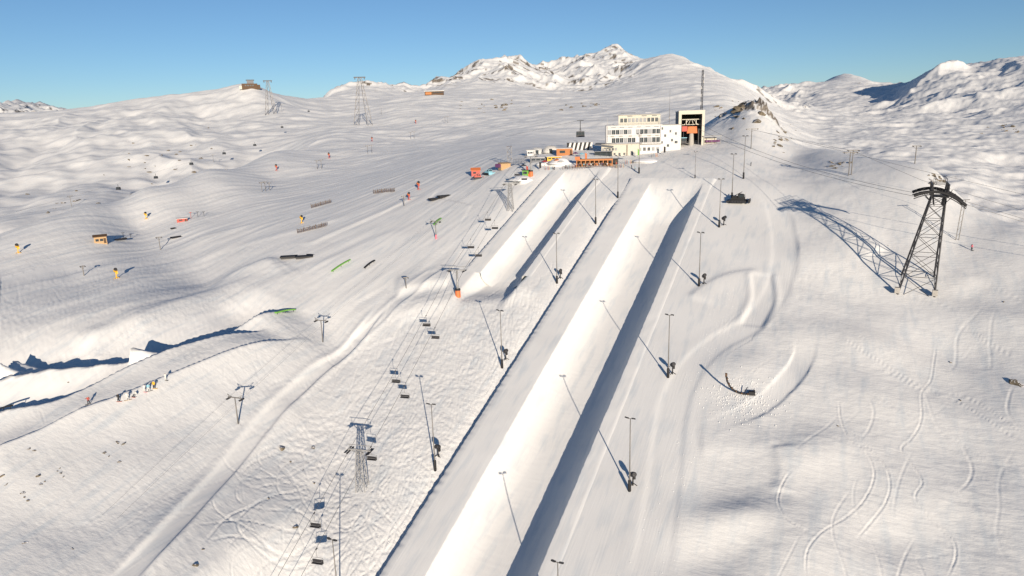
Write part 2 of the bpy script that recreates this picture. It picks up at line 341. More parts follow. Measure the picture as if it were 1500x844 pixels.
# ------------------------------------------------------------------ full height function
def fbm(x, y, lam, n, seed, gain=.5, an=(1, 1, 0)):
    ca, sa = math.cos(an[2]), math.sin(an[2]); X = (x*ca+y*sa)/an[0]; Y = (-x*sa+y*ca)/an[1]; z = 0; a = 1; l = lam
    for i in range(n):
        z = z+a*noise(X/l, Y/l, seed+i); a *= gain; l *= .5
    return z
def ridged(x, y, lam, n, seed):
    z = 0; a = 1; l = lam
    for i in range(n):
        z = z+a*(1-np.abs(noise(x/l, y/l, seed+i))*2)**2; a *= .5; l *= .5
    return z-1
_a, _b = march(100, 440, base_z), march(520, 305, base_z)
STK = math.atan2(_b[1]-_a[1], _b[0]-_a[0])
def rough_z(x, y):
    d = np.hypot(x, y); g = np.clip(grm_at(x, y), 0, 1); p = pin(x, y); az = np.arctan2(x, y)
    off = (1-g*.93)*(1-p*.75)
    near = 1-sstep(260, 700, d)
    t, s = ts(x, y)
    z = off*(.45*fbm(x, y, 46, 3, 3, .42, (1, 1, .3))*(1-p)*sstep(70, 130, d)+.13*(1-.6*(1-sstep(-135, -95, t)))*(.45+np.clip(1.4*fbm(x, y, 38, 2, 400)+.4, 0, 1.2))*fbm(t, s, 9, 3, 20, .5, (1.9, .8, -.45))+.05*(1-.4*(1-sstep(-135, -95, t)))*fbm(t, s, 2.1, 2, 33, .6, (2.0, .8, -.35)))*(1-sstep(900, 2000, d))
    lf = (1-sstep(-122, -100, t))*(1-sstep(450, 900, d)*sstep(.15, .4, -az)-.6*sstep(450, 900, d)*(1-sstep(.15, .4, -az)))*(1-sstep(1100, 1700, d))*(sstep(150, 200, d))*sstep(-.02, .1, np.cos(0*x)) 
    sk = (1-sstep(-.05, .12, az))*sstep(120, 180, s-.35*(t+120))
    z = z+lf*sk*(1-p)*(.17*fbm(x, y, 7, 3, 300, .65, (11., .75, STK))*np.clip(d/330, .6, 2.2))
    # wind-packed drifts and gullies farther out
    far = sstep(380, 900, d)
    z = z+far*((5*fbm(x, y, 150, 4, 50, .5, (1.3, .8, .5))-(5+7*sstep(.3, .5, az))*np.abs(fbm(x, y, 240, 5, 60, .52, (1.2, .9, .8))))*(1-sstep(3000, 6000, d)*.3))
    left = sstep(math.radians(8), math.radians(-20), -az)*0
    valley = sstep(600, 800, d)*(1-sstep(1500, 1900, d))*(1-sstep(-.42, -.25, az))
    z = z+valley*(26*(.25-np.abs(fbm(x, y, 420, 5, 70, .5, (.6, 1.5, .35)))))
    mt = sstep(2300, 3000, d)*(1-sstep(.38, .44, az)*(1-sstep(.44, .5, az)))
    z = z+mt*(30*ridged(x, y, 420, 6, 90)-5)*(1-.75*sstep(.155, .2, az)*(1-sstep(.27, .33, az)))*(1-.5*sstep(.42, .5, az))
    # the rock knoll behind the station
    kn = np.exp(-(((x-159)/22)**2+((y-418)/19)**2))
    z = z+kn*(5.5*ridged(x, y, 17, 4, 120)-1)
    return z
def full_z(x, y, coarse=None):
    return base_z(x, y, coarse)+det_at(x, y)+rough_z(x, y)

# ------------------------------------------------------------------ snow and rock materials
def nd(nt, typ, **k):
    n = nt.nodes.new(typ)
    for a, b in k.items(): setattr(n, a, b)
    return n
def snow_mat(name='snow', attr=True):
    m = bpy.data.materials.new(name); m.use_nodes = True; nt = m.node_tree; b = nt.nodes['Principled BSDF']; L = nt.links.new
    tc = nd(nt, 'ShaderNodeTexCoord'); mp = nd(nt, 'ShaderNodeMapping'); L(tc.outputs['Object'], mp.inputs[0]); mp.inputs['Rotation'].default_value = (0, 0, PA)
    mp.inputs['Scale'].default_value = (1, 1, 1)
    n1 = nd(nt, 'ShaderNodeTexNoise'); n1.inputs['Scale'].default_value = .05; n1.inputs['Detail'].default_value = 4; L(mp.outputs[0], n1.inputs['Vector'])
    cr = nd(nt, 'ShaderNodeValToRGB'); cr.color_ramp.elements[0].position = .3; cr.color_ramp.elements[0].color = (.77, .768, .755, 1); cr.color_ramp.elements[1].position = .7; cr.color_ramp.elements[1].color = (.83, .828, .812, 1); L(n1.outputs[0], cr.inputs[0])
    mpi = nd(nt, 'ShaderNodeMapping'); mpi.inputs['Scale'].default_value = (.5, .07, .2); L(mp.outputs[0], mpi.inputs[0]); ni = nd(nt, 'ShaderNodeTexNoise'); ni.inputs['Scale'].default_value = 1.; ni.inputs['Detail'].default_value = 5; L(mpi.outputs[0], ni.inputs['Vector'])
    ri = nd(nt, 'ShaderNodeValToRGB'); ri.color_ramp.elements[0].position = .5; ri.color_ramp.elements[0].color = (1, 1, 1, 1); ri.color_ramp.elements[1].position = .72; ri.color_ramp.elements[1].color = (.84, .88, .92, 1); L(ni.outputs[0], ri.inputs[0])
    mi = nd(nt, 'ShaderNodeMix', data_type='RGBA', blend_type='MULTIPLY'); mi.inputs[0].default_value = 1; L(cr.outputs[0], mi.inputs[6]); L(ri.outputs[0], mi.inputs[7]); col = mi.outputs[2]
    # fine relief: grain, sastrugi, corduroy
    n2 = nd(nt, 'ShaderNodeTexNoise'); n2.inputs['Scale'].default_value = .9; n2.inputs['Detail'].default_value = 5; n2.inputs['Roughness'].default_value = .6
    mp2 = nd(nt, 'ShaderNodeMapping'); mp2.inputs['Scale'].default_value = (.55, 1.5, 1); L(mp.outputs[0], mp2.inputs[0]); L(mp2.outputs[0], n2.inputs['Vector'])
    mp3 = nd(nt, 'ShaderNodeMapping'); mp3.inputs['Scale'].default_value = (2.6, .08, .3); L(mp.outputs[0], mp3.inputs[0])
    n3 = nd(nt, 'ShaderNodeTexNoise'); n3.inputs['Scale'].default_value = 1.0; n3.inputs['Detail'].default_value = 3; L(mp3.outputs[0], n3.inputs['Vector'])
    mh = nd(nt, 'ShaderNodeMath', operation='MULTIPLY'); mh.inputs[1].default_value = .38; L(n3.outputs[0], mh.inputs[0]); ma_ = nd(nt, 'ShaderNodeMath', operation='MULTIPLY_ADD'); ma_.inputs[1].default_value = .14; L(n2.outputs[0], ma_.inputs[0]); L(mh.outputs[0], ma_.inputs[2]); mx = nd(nt, 'ShaderNodeMix'); L(n2.outputs[0], mx.inputs[2]); L(ma_.outputs[0], mx.inputs[3])
    if attr:
        ag = nd(nt, 'ShaderNodeAttribute'); ag.attribute_name = 'groomed'; L(ag.outputs['Fac'], mx.inputs[0])
    else: mx.inputs[0].default_value = .9
    bp = nd(nt, 'ShaderNodeBump'); bp.inputs['Strength'].default_value = .5; bp.inputs['Distance'].default_value = .2; L(mx.outputs[0], bp.inputs['Height']); L(bp.outputs[0], b.inputs['Normal'])
    b.inputs['Roughness'].default_value = .7; b.inputs['Diffuse Roughness'].default_value = .08; b.inputs['Specular IOR Level'].default_value = .25
    if attr:
        ar = nd(nt, 'ShaderNodeAttribute'); ar.attribute_name = 'rock'
        nr = nd(nt, 'ShaderNodeTexNoise'); nr.inputs['Scale'].default_value = .12; nr.inputs['Detail'].default_value = 8; L(tc.outputs['Object'], nr.inputs['Vector'])
        rr = nd(nt, 'ShaderNodeValToRGB'); rr.color_ramp.elements[0].position = .35; rr.color_ramp.elements[0].color = (.09, .08, .075, 1); rr.color_ramp.elements[1].position = .65; rr.color_ramp.elements[1].color = (.30, .26, .21, 1); L(nr.outputs[0], rr.inputs[0])
        mc = nd(nt, 'ShaderNodeMix', data_type='RGBA'); L(ar.outputs['Fac'], mc.inputs[0]); L(col, mc.inputs[6]); L(rr.outputs[0], mc.inputs[7]); col = mc.outputs[2]
    L(col, b.inputs['Base Color']); return m
SNOW = snow_mat()
def grid_mesh(name, V, nr, nc, keep=None, mat=SNOW, attrs=None):
    """nr x nc vertices (row major) -> quad mesh"""
    i = np.arange((nr-1)*(nc-1)); r = i//(nc-1); c = i % (nc-1); a = r*nc+c
    Q = np.stack([a, a+1, a+nc+1, a+nc], 1)
    if keep is not None: Q = Q[keep.ravel()]
    me = bpy.data.meshes.new(name); me.vertices.add(len(V)); me.vertices.foreach_set('co', V.astype(np.float32).ravel())
    me.loops.add(Q.size); me.loops.foreach_set('vertex_index', Q.ravel().astype(np.int32)); me.polygons.add(len(Q))
    me.polygons.foreach_set('loop_start', (np.arange(len(Q))*4).astype(np.int32)); me.polygons.foreach_set('loop_total', np.full(len(Q), 4, np.int32))
    me.update(calc_edges=True); me.polygons.foreach_set('use_smooth', np.ones(len(Q), bool)); me.materials.append(mat)
    for k, v in (attrs or {}).items():
        at = me.attributes.new(k, 'FLOAT', 'POINT'); at.data.foreach_set('value', v.astype(np.float32).ravel())
    o = bpy.data.objects.new(name, me); scene.collection.objects.link(o); return o
# rows and columns of the ground sheet (finer near by)
def build_ground():
    half = math.radians(39.5)
    azs = np.concatenate([np.linspace(math.radians(-62), -half, 60, endpoint=False), np.linspace(-half, half, 1150), np.linspace(half, math.radians(62), 60)[1:]])
    lo_, hi = math.log(66), math.log(9300)
    q = np.linspace(lo_, hi, 4000); dd = np.exp(q)
    dens = np.where(dd < 330, FOC*HV/dd*.55, 300); dens = np.where(dd >= 330, 300*np.where(dd > 5000, .35, 1), dens); dens = np.where(dd < 105, dens*.4, dens)
    cum = np.concatenate([[0], np.cumsum((dens[1:]+dens[:-1])/2*np.diff(q))]); nrow = 1150; lds = np.interp(np.linspace(0, cum[-1], nrow), cum, q)
    A, Lg = np.meshgrid(azs, lds); D = np.exp(Lg); X = np.sin(A)*D; Y = np.cos(A)*D
    # evaluate the smooth spline on a coarser lattice, cubic interpolation
    ca = np.linspace(azs[0]-.01, azs[-1]+.01, 330); cl = np.linspace(lo_-.02, hi+.02, 420); CA, CL = np.meshgrid(ca, cl); G = tps(CA, CL)
    def cub(az, ld):
        u = np.clip((az-ca[0])/(ca[1]-ca[0]), 1, len(ca)-3.001); v = np.clip((ld-cl[0])/(cl[1]-cl[0]), 1, len(cl)-3.001); i = u.astype(int); j = v.astype(int); fu = u-i; fv = v-j
        def w(f): return (-.5*f+f*f-.5*f**3, 1-2.5*f*f+1.5*f**3, .5*f+2*f*f-1.5*f**3, -.5*f*f+.5*f**3)
        wu, wv = w(fu), w(fv); r = 0
        for a in range(4):
            for b in range(4): r = r+wv[a]*wu[b]*G[j+a-1, i+b-1]
        return r
    Z = full_z(X, Y, cub)
    t, s = ts(X, Y)
    hole = ((t > -77.0) & (t < -43.4) & (s > 20) & (s < 269)) | ((t > -117) & (t < -91.5) & (s > 188) & (s < 281))
    h4 = hole[:-1, :-1] & hole[1:, :-1] & hole[:-1, 1:] & hole[1:, 1:]
    # rock where the ground is steep or scoured, far away
    gx = np.gradient(Z, axis=1)/(np.gradient(A, axis=1)*D); gr = np.gradient(Z, axis=0)/np.gradient(D, axis=0); slope = np.hypot(gx, gr)
    n = fbm(X, Y, 70, 4, 200, .8, (2.4, .8, 0)); n2 = fbm(X, Y, 30, 3, 230, .7, (1.6, .8, 0)); az = A
    far = sstep(2300, 2700, D)*(1-sstep(.17, .2, az)*(1-sstep(.30, .34, az)))
    rock = far*(1-sstep(.44, .5, az))*sstep(.40, .60, n+.9*(slope-.74)-.35*sstep(.17, .2, az))
    rock = np.maximum(rock, far*sstep(1.0, 1.4, slope)*sstep(.0, .25, n2))
    kn = np.exp(-(((X-159)/27)**2+((Y-418)/22)**2)); rock = np.maximum(rock, sstep(.3, .6, kn)*sstep(.55, .95, slope+.3*n2))
    o = grid_mesh('snow_ground', np.stack([X, Y, Z], -1).reshape(-1, 3), len(lds), len(azs), ~h4, SNOW, dict(rock=np.clip(rock, 0, 1), groomed=np.clip(grm_at(X, Y), 0, 1)))
    o['kind'] = 'structure'; return o
ground_ob = build_ground()

# ------------------------------------------------------------------ the two halfpipes
def pipe(name, tl, tr, dep, sa, sb, tdeck, drop, ramp0, ramp1, tright, ds=.35):
    """cross-section swept uphill: deck edge, deck, left lip, wall, floor, wall, right lip, deck"""
    w = tr-tl; prof = [(tdeck-3.2, -drop-.9), (tdeck-.7, -drop+.05), (tdeck-.35, -drop*.5), (tdeck, -.12), (tdeck+.3, .05)]
    prof += [(tdeck+.3+(tl-.25-tdeck-.3)*k/5, .05) for k in range(1, 6)]
    R = w*.37; n = 16
    prof += [(tl, .02)]
    for k in range(1, n+1):
        a = math.pi/2*k/n; prof.append((tl+.12+R*(1-math.cos(a)), -dep*math.sin(a)))
    prof += [(tl+.12+R+(w-.24-2*R)*k/4, -dep-.05*math.sin(math.pi*k/4)) for k in range(1, 4)]
    for k in range(n, 0, -1):
        a = math.pi/2*k/n; prof.append((tr-.12-R*(1-math.cos(a)), -dep*math.sin(a)))
    prof += [(tr, .02), (tr+.25, .05)]+[(tr+.25+(tright-.8-tr)*k/4, .05) for k in range(1, 5)]+[(tright+.6, -.6)]
    P = np.array(prof); ss = np.arange(sa, sb+ds, ds); V = np.zeros((len(ss), len(P), 3))
    for j, s in enumerate(ss):
        k = float(sstep(*ramp0, s)*(1-sstep(*ramp1, s)))
        t = P[:, 0].copy(); h = P[:, 1].copy(); ins = (t > tl+.05) & (t < tr-.05)
        wob = .05*noise(np.array([s/9.]), np.array([3.3]))[0]
        if ramp0[1]-ramp0[0] > 0 and ramp1[0] > 240 and dep > 5:
            k2 = float(1-sstep(251.5, 254, s)); kk_ = k+(k2-k)*sstep(tl+w*.5, tl+w*.8, t)
        else: kk_ = k
        h = np.where(ins, h*kk_+.05*(1-kk_), h); t = t+np.where(ins, wob, 0)*1.5
        h = h+.05*noise(t/2.2, np.full_like(t, s/5.))*(P[:, 1] > -.2)+.035*noise(t/1.3, np.full_like(t, s/.9))*ins+.05*noise(t/.5, np.full_like(t, s/14.))*ins*(np.abs(P[:, 0]-(tl+tr)/2) < w*.3)
        lipj = .10*noise(np.array([s/1.7]), np.array([7.7]))[0]+.05*noise(np.array([s/.6]), np.array([1.7]))[0]; t = t+lipj*(np.abs(P[:, 0]-tl) < .3)-lipj*(np.abs(P[:, 0]-tr) < .3)
        t = t+.30*noise(np.array([s/1.4]), np.array([5.1]))[0]*((P[:, 0] < tdeck+.2) & (P[:, 0] > tdeck-1))
        if drop: h = np.where(P[:, 0] < tdeck-.1, h*(1 if True else 0), h)
        V[j] = _o+t[:, None]*PH+s*PD+h[:, None]*np.array([0, 0, 1.])
    o = grid_mesh(name, V.reshape(-1, 3), len(ss), len(P), None, SNOW, dict(rock=np.zeros((len(ss), len(P))), groomed=np.ones((len(ss), len(P)))))
    o['kind'] = 'structure'; return o
pipe('halfpipe', -68.5, -46.7, 6.2, 30, 271, -78.2, 1.9, (10, 20), (240, 270), -42.5)
pipe('small_halfpipe', -111.2, -94.6, 5.0, 185, 283, -118.3, 1.5, (150, 160), (256, 282), -91.0)
def gz(x, y): return float(full_z(np.array([float(x)]), np.array([float(y)]))[0])
def ground(px, py, d0=62., d1=8500.):
    p = march(px, py, full_z, d0, d1)
    return p
# ------------------------------------------------------------------ builders
COL = scene.collection
def mat(name, col, rough=.6, metal=0., var=.12, scale=3.0, spec=.4):
    m = bpy.data.materials.new(name); m.use_nodes = True; nt = m.node_tree; b = nt.nodes['Principled BSDF']; L = nt.links.new
    tc = nd(nt, 'ShaderNodeTexCoord'); n = nd(nt, 'ShaderNodeTexNoise'); n.inputs['Scale'].default_value = scale; n.inputs['Detail'].default_value = 4; L(tc.outputs['Object'], n.inputs['Vector'])
    r = nd(nt, 'ShaderNodeValToRGB'); r.color_ramp.elements[0].position = .3; r.color_ramp.elements[1].position = .7
    r.color_ramp.elements[0].color = tuple(c*(1-var) for c in col)+(1,); r.color_ramp.elements[1].color = tuple(min(1, c*(1+var)) for c in col)+(1,)
    L(n.outputs[0], r.inputs[0]); L(r.outputs[0], b.inputs['Base Color']); b.inputs['Roughness'].default_value = rough; b.inputs['Metallic'].default_value = metal; b.inputs['Specular IOR Level'].default_value = spec
    return m
M = dict(steel=mat('galvanised_steel', (.33, .33, .33), .5, .3), dark=mat('dark_steel', (.035, .035, .04), .5, .2), pole=mat('pole_steel', (.20, .19, .18), .5, .3), black=mat('black_padding', (.02, .02, .022), .7),
         orange=mat('orange_padding', (.58, .17, .06), .7), red=mat('red_paint', (.42, .07, .05), .5), white=mat('white_render', (.62, .61, .60), .8), cream=mat('cream_render', (.56, .53, .45), .8), grey=mat('grey_panel', (.35, .35, .35), .7),
         slate=mat('slate_cladding', (.16, .17, .19), .7), glass=mat('window_glass', (.03, .04, .05), .15, spec=.8), wood=mat('orange_timber', (.42, .17, .06), .7), dwood=mat('dark_timber', (.10, .06, .035), .8), green=mat('green_paint', (.16, .38, .07), .5),
         yellow=mat('yellow_paint', (.75, .42, .03), .5), paneg=mat('pale_pane', (.30, .31, .32), .3), wallsnow=mat('roof_snow', (.8, .8, .81), .8), lamp=mat('lamp_glass', (.5, .5, .5), .2), rope=mat('steel_rope', (.16, .16, .16), .5, .3), rock=mat('rock', (.15, .125, .09), .9, var=.5, scale=1.5), skin=mat('skin', (.55, .33, .22), .6),
         blue=mat('blue_cloth', (.25, .5, .6), .7), purple=mat('purple_cloth', (.12, .04, .12), .7), pale=mat('pale_cloth', (.6, .6, .58), .8), pink=mat('pink_cloth', (.75, .2, .25), .7), brush=mat('weathered_pickets', (.16, .125, .10), .9, var=.3), concrete=mat('concrete', (.38, .36, .33), .9),
         chair=mat('chair_frame', (.25, .25, .25), .5, .3), seatm=mat('seat_cushion', (.03, .03, .035), .7), tent=mat('tent_fabric', (.62, .60, .56), .8), plywood=mat('plywood', (.45, .30, .16), .8))
def snow_top(m):
    nt = m.node_tree; L = nt.links.new; b = nt.nodes['Principled BSDF']; old = b.inputs['Base Color'].links[0].from_socket
    g = nd(nt, 'ShaderNodeNewGeometry'); sp = nd(nt, 'ShaderNodeSeparateXYZ'); L(g.outputs['Normal'], sp.inputs[0]); n = nd(nt, 'ShaderNodeTexNoise'); n.inputs['Scale'].default_value = 3; L(g.outputs['Position'], n.inputs['Vector'])
    ma = nd(nt, 'ShaderNodeMath', operation='MULTIPLY_ADD'); L(n.outputs[0], ma.inputs[0]); ma.inputs[1].default_value = .8; L(sp.outputs[2], ma.inputs[2])
    r = nd(nt, 'ShaderNodeValToRGB'); ma.use_clamp = False; mb_ = nd(nt, 'ShaderNodeMath', operation='MULTIPLY'); mb_.inputs[1].default_value = .6; L(ma.outputs[0], mb_.inputs[0]); r.color_ramp.elements[0].position = .75; r.color_ramp.elements[1].position = .82; L(mb_.outputs[0], r.inputs[0])
    x = nd(nt, 'ShaderNodeMix', data_type='RGBA'); L(r.outputs[0], x.inputs[0]); L(old, x.inputs[6]); x.inputs[7].default_value = (.82, .82, .83, 1); L(x.outputs[2], b.inputs['Base Color'])
snow_top(M['rock'])
class MB:
    def __init__(s): s.v = []; s.f = []
    def quadpts(s, P, F): n = len(s.v); s.v += [tuple(p) for p in P]; s.f += [tuple(i+n for i in f) for f in F]; return s
    def box(s, c, d, rz=0, rx=0, top=None):
        x, y, z = d[0]/2, d[1]/2, d[2]/2; k = top or (1, 1); P = [(-x,-y,-z),(x,-y,-z),(x,y,-z),(-x,y,-z),(-x*k[0],-y*k[1],z),(x*k[0],-y*k[1],z),(x*k[0],y*k[1],z),(-x*k[0],y*k[1],z)]
        R = Matrix.Rotation(rz, 3, 'Z') @ Matrix.Rotation(rx, 3, 'X'); P = [R @ Vector(p)+Vector(c) for p in P]
        return s.quadpts(P, [(0,3,2,1),(4,5,6,7),(0,1,5,4),(1,2,6,5),(2,3,7,6),(3,0,4,7)])
    def beam(s, a, b, r, r2=None, n=4):
        a = Vector(a); b = Vector(b); d = (b-a); q = d.to_track_quat('Z', 'Y'); r2 = r if r2 is None else r2; P = []
        for e, rr in ((a, r), (b, r2)):
            for k in range(n): t = 2*math.pi*(k+.5)/n; P.append(e+q @ Vector((rr*math.cos(t), rr*math.sin(t), 0)))
        F = [(k, (k+1) % n, n+(k+1) % n, n+k) for k in range(n)]+[tuple(range(n))[::-1], tuple(range(n, 2*n))]
        return s.quadpts(P, F)
    def tube(s, pts, r, n=6):
        for a, b in zip(pts, pts[1:]): s.beam(a, b, r, r, n)
        return s
    def lathe(s, prof, c=(0,0,0), n=12, axis='Z', rot=None):
        P = []; F = []
        for r, z in prof:
            for k in range(n): t = 2*math.pi*k/n; p = Vector((r*math.cos(t), r*math.sin(t), z)); P.append((rot @ p if rot else p)+Vector(c))
        m = len(prof)
        for i in range(m-1):
            for k in range(n): F.append((i*n+k, i*n+(k+1) % n, (i+1)*n+(k+1) % n, (i+1)*n+k))
        F.append(tuple(range(n))[::-1]); F.append(tuple(range((m-1)*n, m*n))); return s.quadpts(P, F)
    def prism(s, prof, w, c=(0,0,0), rz=0):
        """profile in (y, z), extruded along x by w"""
        n = len(prof); R = Matrix.Rotation(rz, 3, 'Z'); P = [R @ Vector((x, y, z))+Vector(c) for x in (-w/2, w/2) for y, z in prof]
        return s.quadpts(P, [tuple(range(n)), tuple(range(n, 2*n))[::-1]]+[(k+n, (k+1) % n+n, (k+1) % n, k) for k in range(n)])
    def build(s, name, m, parent=None, smooth=False):
        me = bpy.data.meshes.new(name); me.from_pydata(s.v, [], s.f); me.materials.append(m if not isinstance(m, str) else M[m]); me.update()
        bm = bmesh.new(); bm.from_mesh(me); bmesh.ops.recalc_face_normals(bm, faces=bm.faces); bm.to_mesh(me); bm.free()
        if smooth: me.polygons.foreach_set('use_smooth', [True]*len(me.polygons))
        o = bpy.data.objects.new(name, me); COL.objects.link(o)
        if parent is not None: o.parent = parent
        return o
def tag(o, label, cat, group=None):
    o['label'] = label; o['category'] = cat
    if group: o['group'] = group
    return o
def thing(name, label, cat, loc, rz=0, group=None):
    o = bpy.data.objects.new(name, None); COL.objects.link(o); o.empty_display_size = .5; o.location = loc; o.rotation_euler = (0, 0, rz); return tag(o, label, cat, group)
CHN = {}
def part(o): CHN.setdefault(o.parent.name, []).append(o) if o.parent else None; return o
def kids(o): return [c for c in ALLOBJ() if c.parent == o]
def ALLOBJ(): return list(bpy.data.objects)
def tree_of(root):
    objs = ALLOBJ(); return [(c, [g for g in objs if g.parent == c]) for c in objs if c.parent == root]
def dup(root, tree, label, loc, rz=0, scale=1):
    r = root.copy(); COL.objects.link(r); r.location = loc; r.rotation_euler = (0, 0, rz); r.scale = (scale,)*3; r['label'] = label
    for ch, gs in tree:
        c = ch.copy(); COL.objects.link(c); c.parent = r
        for g in gs: d = g.copy(); COL.objects.link(d); d.parent = c
    return r
def G(px, py, dz=0., d0=62.): p = ground(px, py, d0); return Vector((p[0], p[1], gz(p[0], p[1])+dz))
def TS(t, s, dz=0.):
    p = from_ts(t, s); return Vector((p[0], p[1], (plane_z(p[0], p[1]) if -78 < t < -30 else gz(p[0], p[1]))+dz))
def on(x, y, dz=0.): return Vector((x, y, gz(x, y)+dz))
def azof(p): return math.atan2(p[0], p[1])
def lattice(mb, base, top, hz, wz, r, nseg, rd=None, c0=(0,0), c1=(0,0), z0=0):
    """four-legged lattice from z0 (half widths base) to hz (half widths top)"""
    rd = rd or r*.6
    def P(k, u): hx = base[0]+(top[0]-base[0])*u; hy = base[1]+(top[1]-base[1])*u; sx, sy = ((-1,-1),(1,-1),(1,1),(-1,1))[k]; return Vector((c0[0]+(c1[0]-c0[0])*u+sx*hx, c0[1]+(c1[1]-c0[1])*u+sy*hy, z0+(hz-z0)*u))
    us = [1-(1-i/nseg)**1.0 for i in range(nseg+1)]
    if base[0] > 2*top[0]: us = [1-((1-i/nseg)**1.35) for i in range(nseg+1)]
    for k in range(4):
        mb['leg'].append((P(k, 0), P(k, 1), r))
        for i in range(nseg):
            a, b = us[i], us[i+1]; j = (k+1) % 4
            mb['brace'] += [(P(k, a), P(j, b), rd), (P(j, a), P(k, b), rd), (P(k, b), P(j, b), rd)]
    return P
# ---- floodlight posts along both halfpipe edges
def make_flood():
    t = thing('floodlight_post', '', 'floodlight', (0,0,0), 0, 'floodlight posts along the halfpipes')
    MB().beam((0,0,-.5), (0,0,17), .17, .09, 8).build('pole', 'pole', t, True)
    MB().lathe([(.36,-.3),(.36,2.4),(.3,2.6)], n=10).build('protective_pad', 'black', t, True)
    MB().beam((-.8,-.1,16.9), (.8,.1,17.0), .07).build('crossarm', 'pole', t)
    for sx in (-1, 1):
        h = MB().box((sx*.72, sx*.1-.1, 17.12), (.75, .55, .28), .15*sx, -.5).build('floodlight', 'dark', t)
        MB().box((sx*.72, sx*.1-.24, 17.0), (.6, .42, .04), .15*sx, -.5).build('lens', 'lamp', h)
    return t
fl = make_flood(); ft = tree_of(fl)
LS = ['floodlight post left of the big halfpipe, %s', 'floodlight post right of the big halfpipe, %s']
NTH = ['nearest, its foot below the picture', 'second from bottom', 'third from bottom', 'fourth from bottom', 'at the far end of the pipe']
first = True
for t, lab, ss in ((-81.2, LS[0], (56, 95.7, 136.4, 183.3, 228.2)), (-34.6, LS[1], (62.5, 100.2, 140, 186, 227.2))):
    for i, s in enumerate(ss):
        p = TS(t-(3 if s == 62.5 else 0), s); l = lab % NTH[i]
        if first: fl.location = p; fl.rotation_euler.z = -.6; fl['label'] = l; first = False
        else: dup(fl, ft, l, p, random.uniform(-.9, -.2))
for px, py, l in ((905,290,'tall floodlight post where the left deck of the big halfpipe begins'), (1072,292,'floodlight post beside the parked black snow groomer'), (1089,262,'floodlight post in the snow behind the black snow groomer'),
                  (936,254,'floodlight post on the snow below the white restaurant'), (1018,262,'short floodlight post at the drop-in behind the big halfpipe')):
    q = dup(fl, ft, l, G(px, py), -.5, .65 if px == 1018 else 1)
# ---- snow guns
def fan_gun(m1, m2):
    t = thing('snow_gun', '', 'snow gun', (0,0,0), 0, 'snow guns')
    MB().beam((0,0,-.3), (0,0,1.9), .16, .12, 6).build('mast', m2, t)
    MB().beam((-.7,-.5,.05), (0,0,.5), .07).beam((.7,-.5,.05), (0,0,.5), .07).beam((0,.8,.05), (0,0,.5), .07).build('tripod', m2, t)
    R = Matrix.Rotation(math.radians(62), 3, 'X')
    b = MB().lathe([(.42,-.7),(.5,-.6),(.52,.1),(.44,.7),(.4,.72)], (0,0,2.3), 12, rot=R).build('barrel', m1, t, True)
    MB().lathe([(.4,.7),(.46,.74),(.46,.84),(.3,.84)], (0,0,2.3), 12, rot=R).build('nozzle_ring', 'dark', b, True)
    MB().box((.3,.1,1.6), (.4,.5,.7)).build('control_box', m2, t)
    return t
ga = fan_gun('dark', 'black'); gta = tree_of(ga); gb = fan_gun('yellow', 'yellow'); gtb = tree_of(gb); gc = fan_gun('orange', 'red'); gtc = tree_of(gc)
done = set()
def gun(proto, tr, px, py, l, rz, sc=1.):
    p = G(px, py)
    if proto.name not in done: done.add(proto.name); proto.location = p; proto.rotation_euler.z = rz; proto.scale = (sc,)*3; proto['label'] = l
    else: dup(proto, tr, l, p, rz, sc)
for px, py, l in ((927,711,'black snow gun beside the second floodlight from the bottom, right of the big halfpipe'), (985,548,'black snow gun beside the third floodlight from the bottom, right of the big halfpipe'), (1031,416,'black snow gun beside the fourth floodlight from the bottom, right of the big halfpipe'),
                  (1060,330,'black snow gun beside the farthest floodlight right of the big halfpipe'), (642,669,'black snow gun beside the left floodlight next to the lattice lift tower'), (741,527,'black snow gun beside the third floodlight from the bottom, left of the big halfpipe'), (821,408,'black snow gun beside the fourth floodlight from the bottom, left of the big halfpipe')):
    gun(ga, gta, px, py, l, random.uniform(-.5, .5), 1.15)
for px, py, l, sc in ((171,408,'yellow snow gun alone on the piste below the wooden hut',1.4), (27,371,'small yellow snow gun at the left edge of the piste',1.4), (442,327,'yellow snow gun at the end of the nearest picket fence',1.3), (214,321,'pale yellow snow gun on the open piste above the red shed',1.3)):
    gun(gb, gtb, px, py, l, .6, sc)
for px, py, l, sc in ((613,278,'orange snow gun on the slope above the middle black box feature',1.5), (599,293,'red snow gun left of the pair of black box features',1.3), (545,207,'far orange snow gun near the upper row of lift poles',1.7), (482,232,'far orange snow gun low on the upper slope',1.7), (609,181,'far orange snow gun high on the upper slope',1.9), (405,250,'far orange snow gun at the edge of the left valley',1.6)):
    gun(gc, gtc, px, py, l, .4, sc)

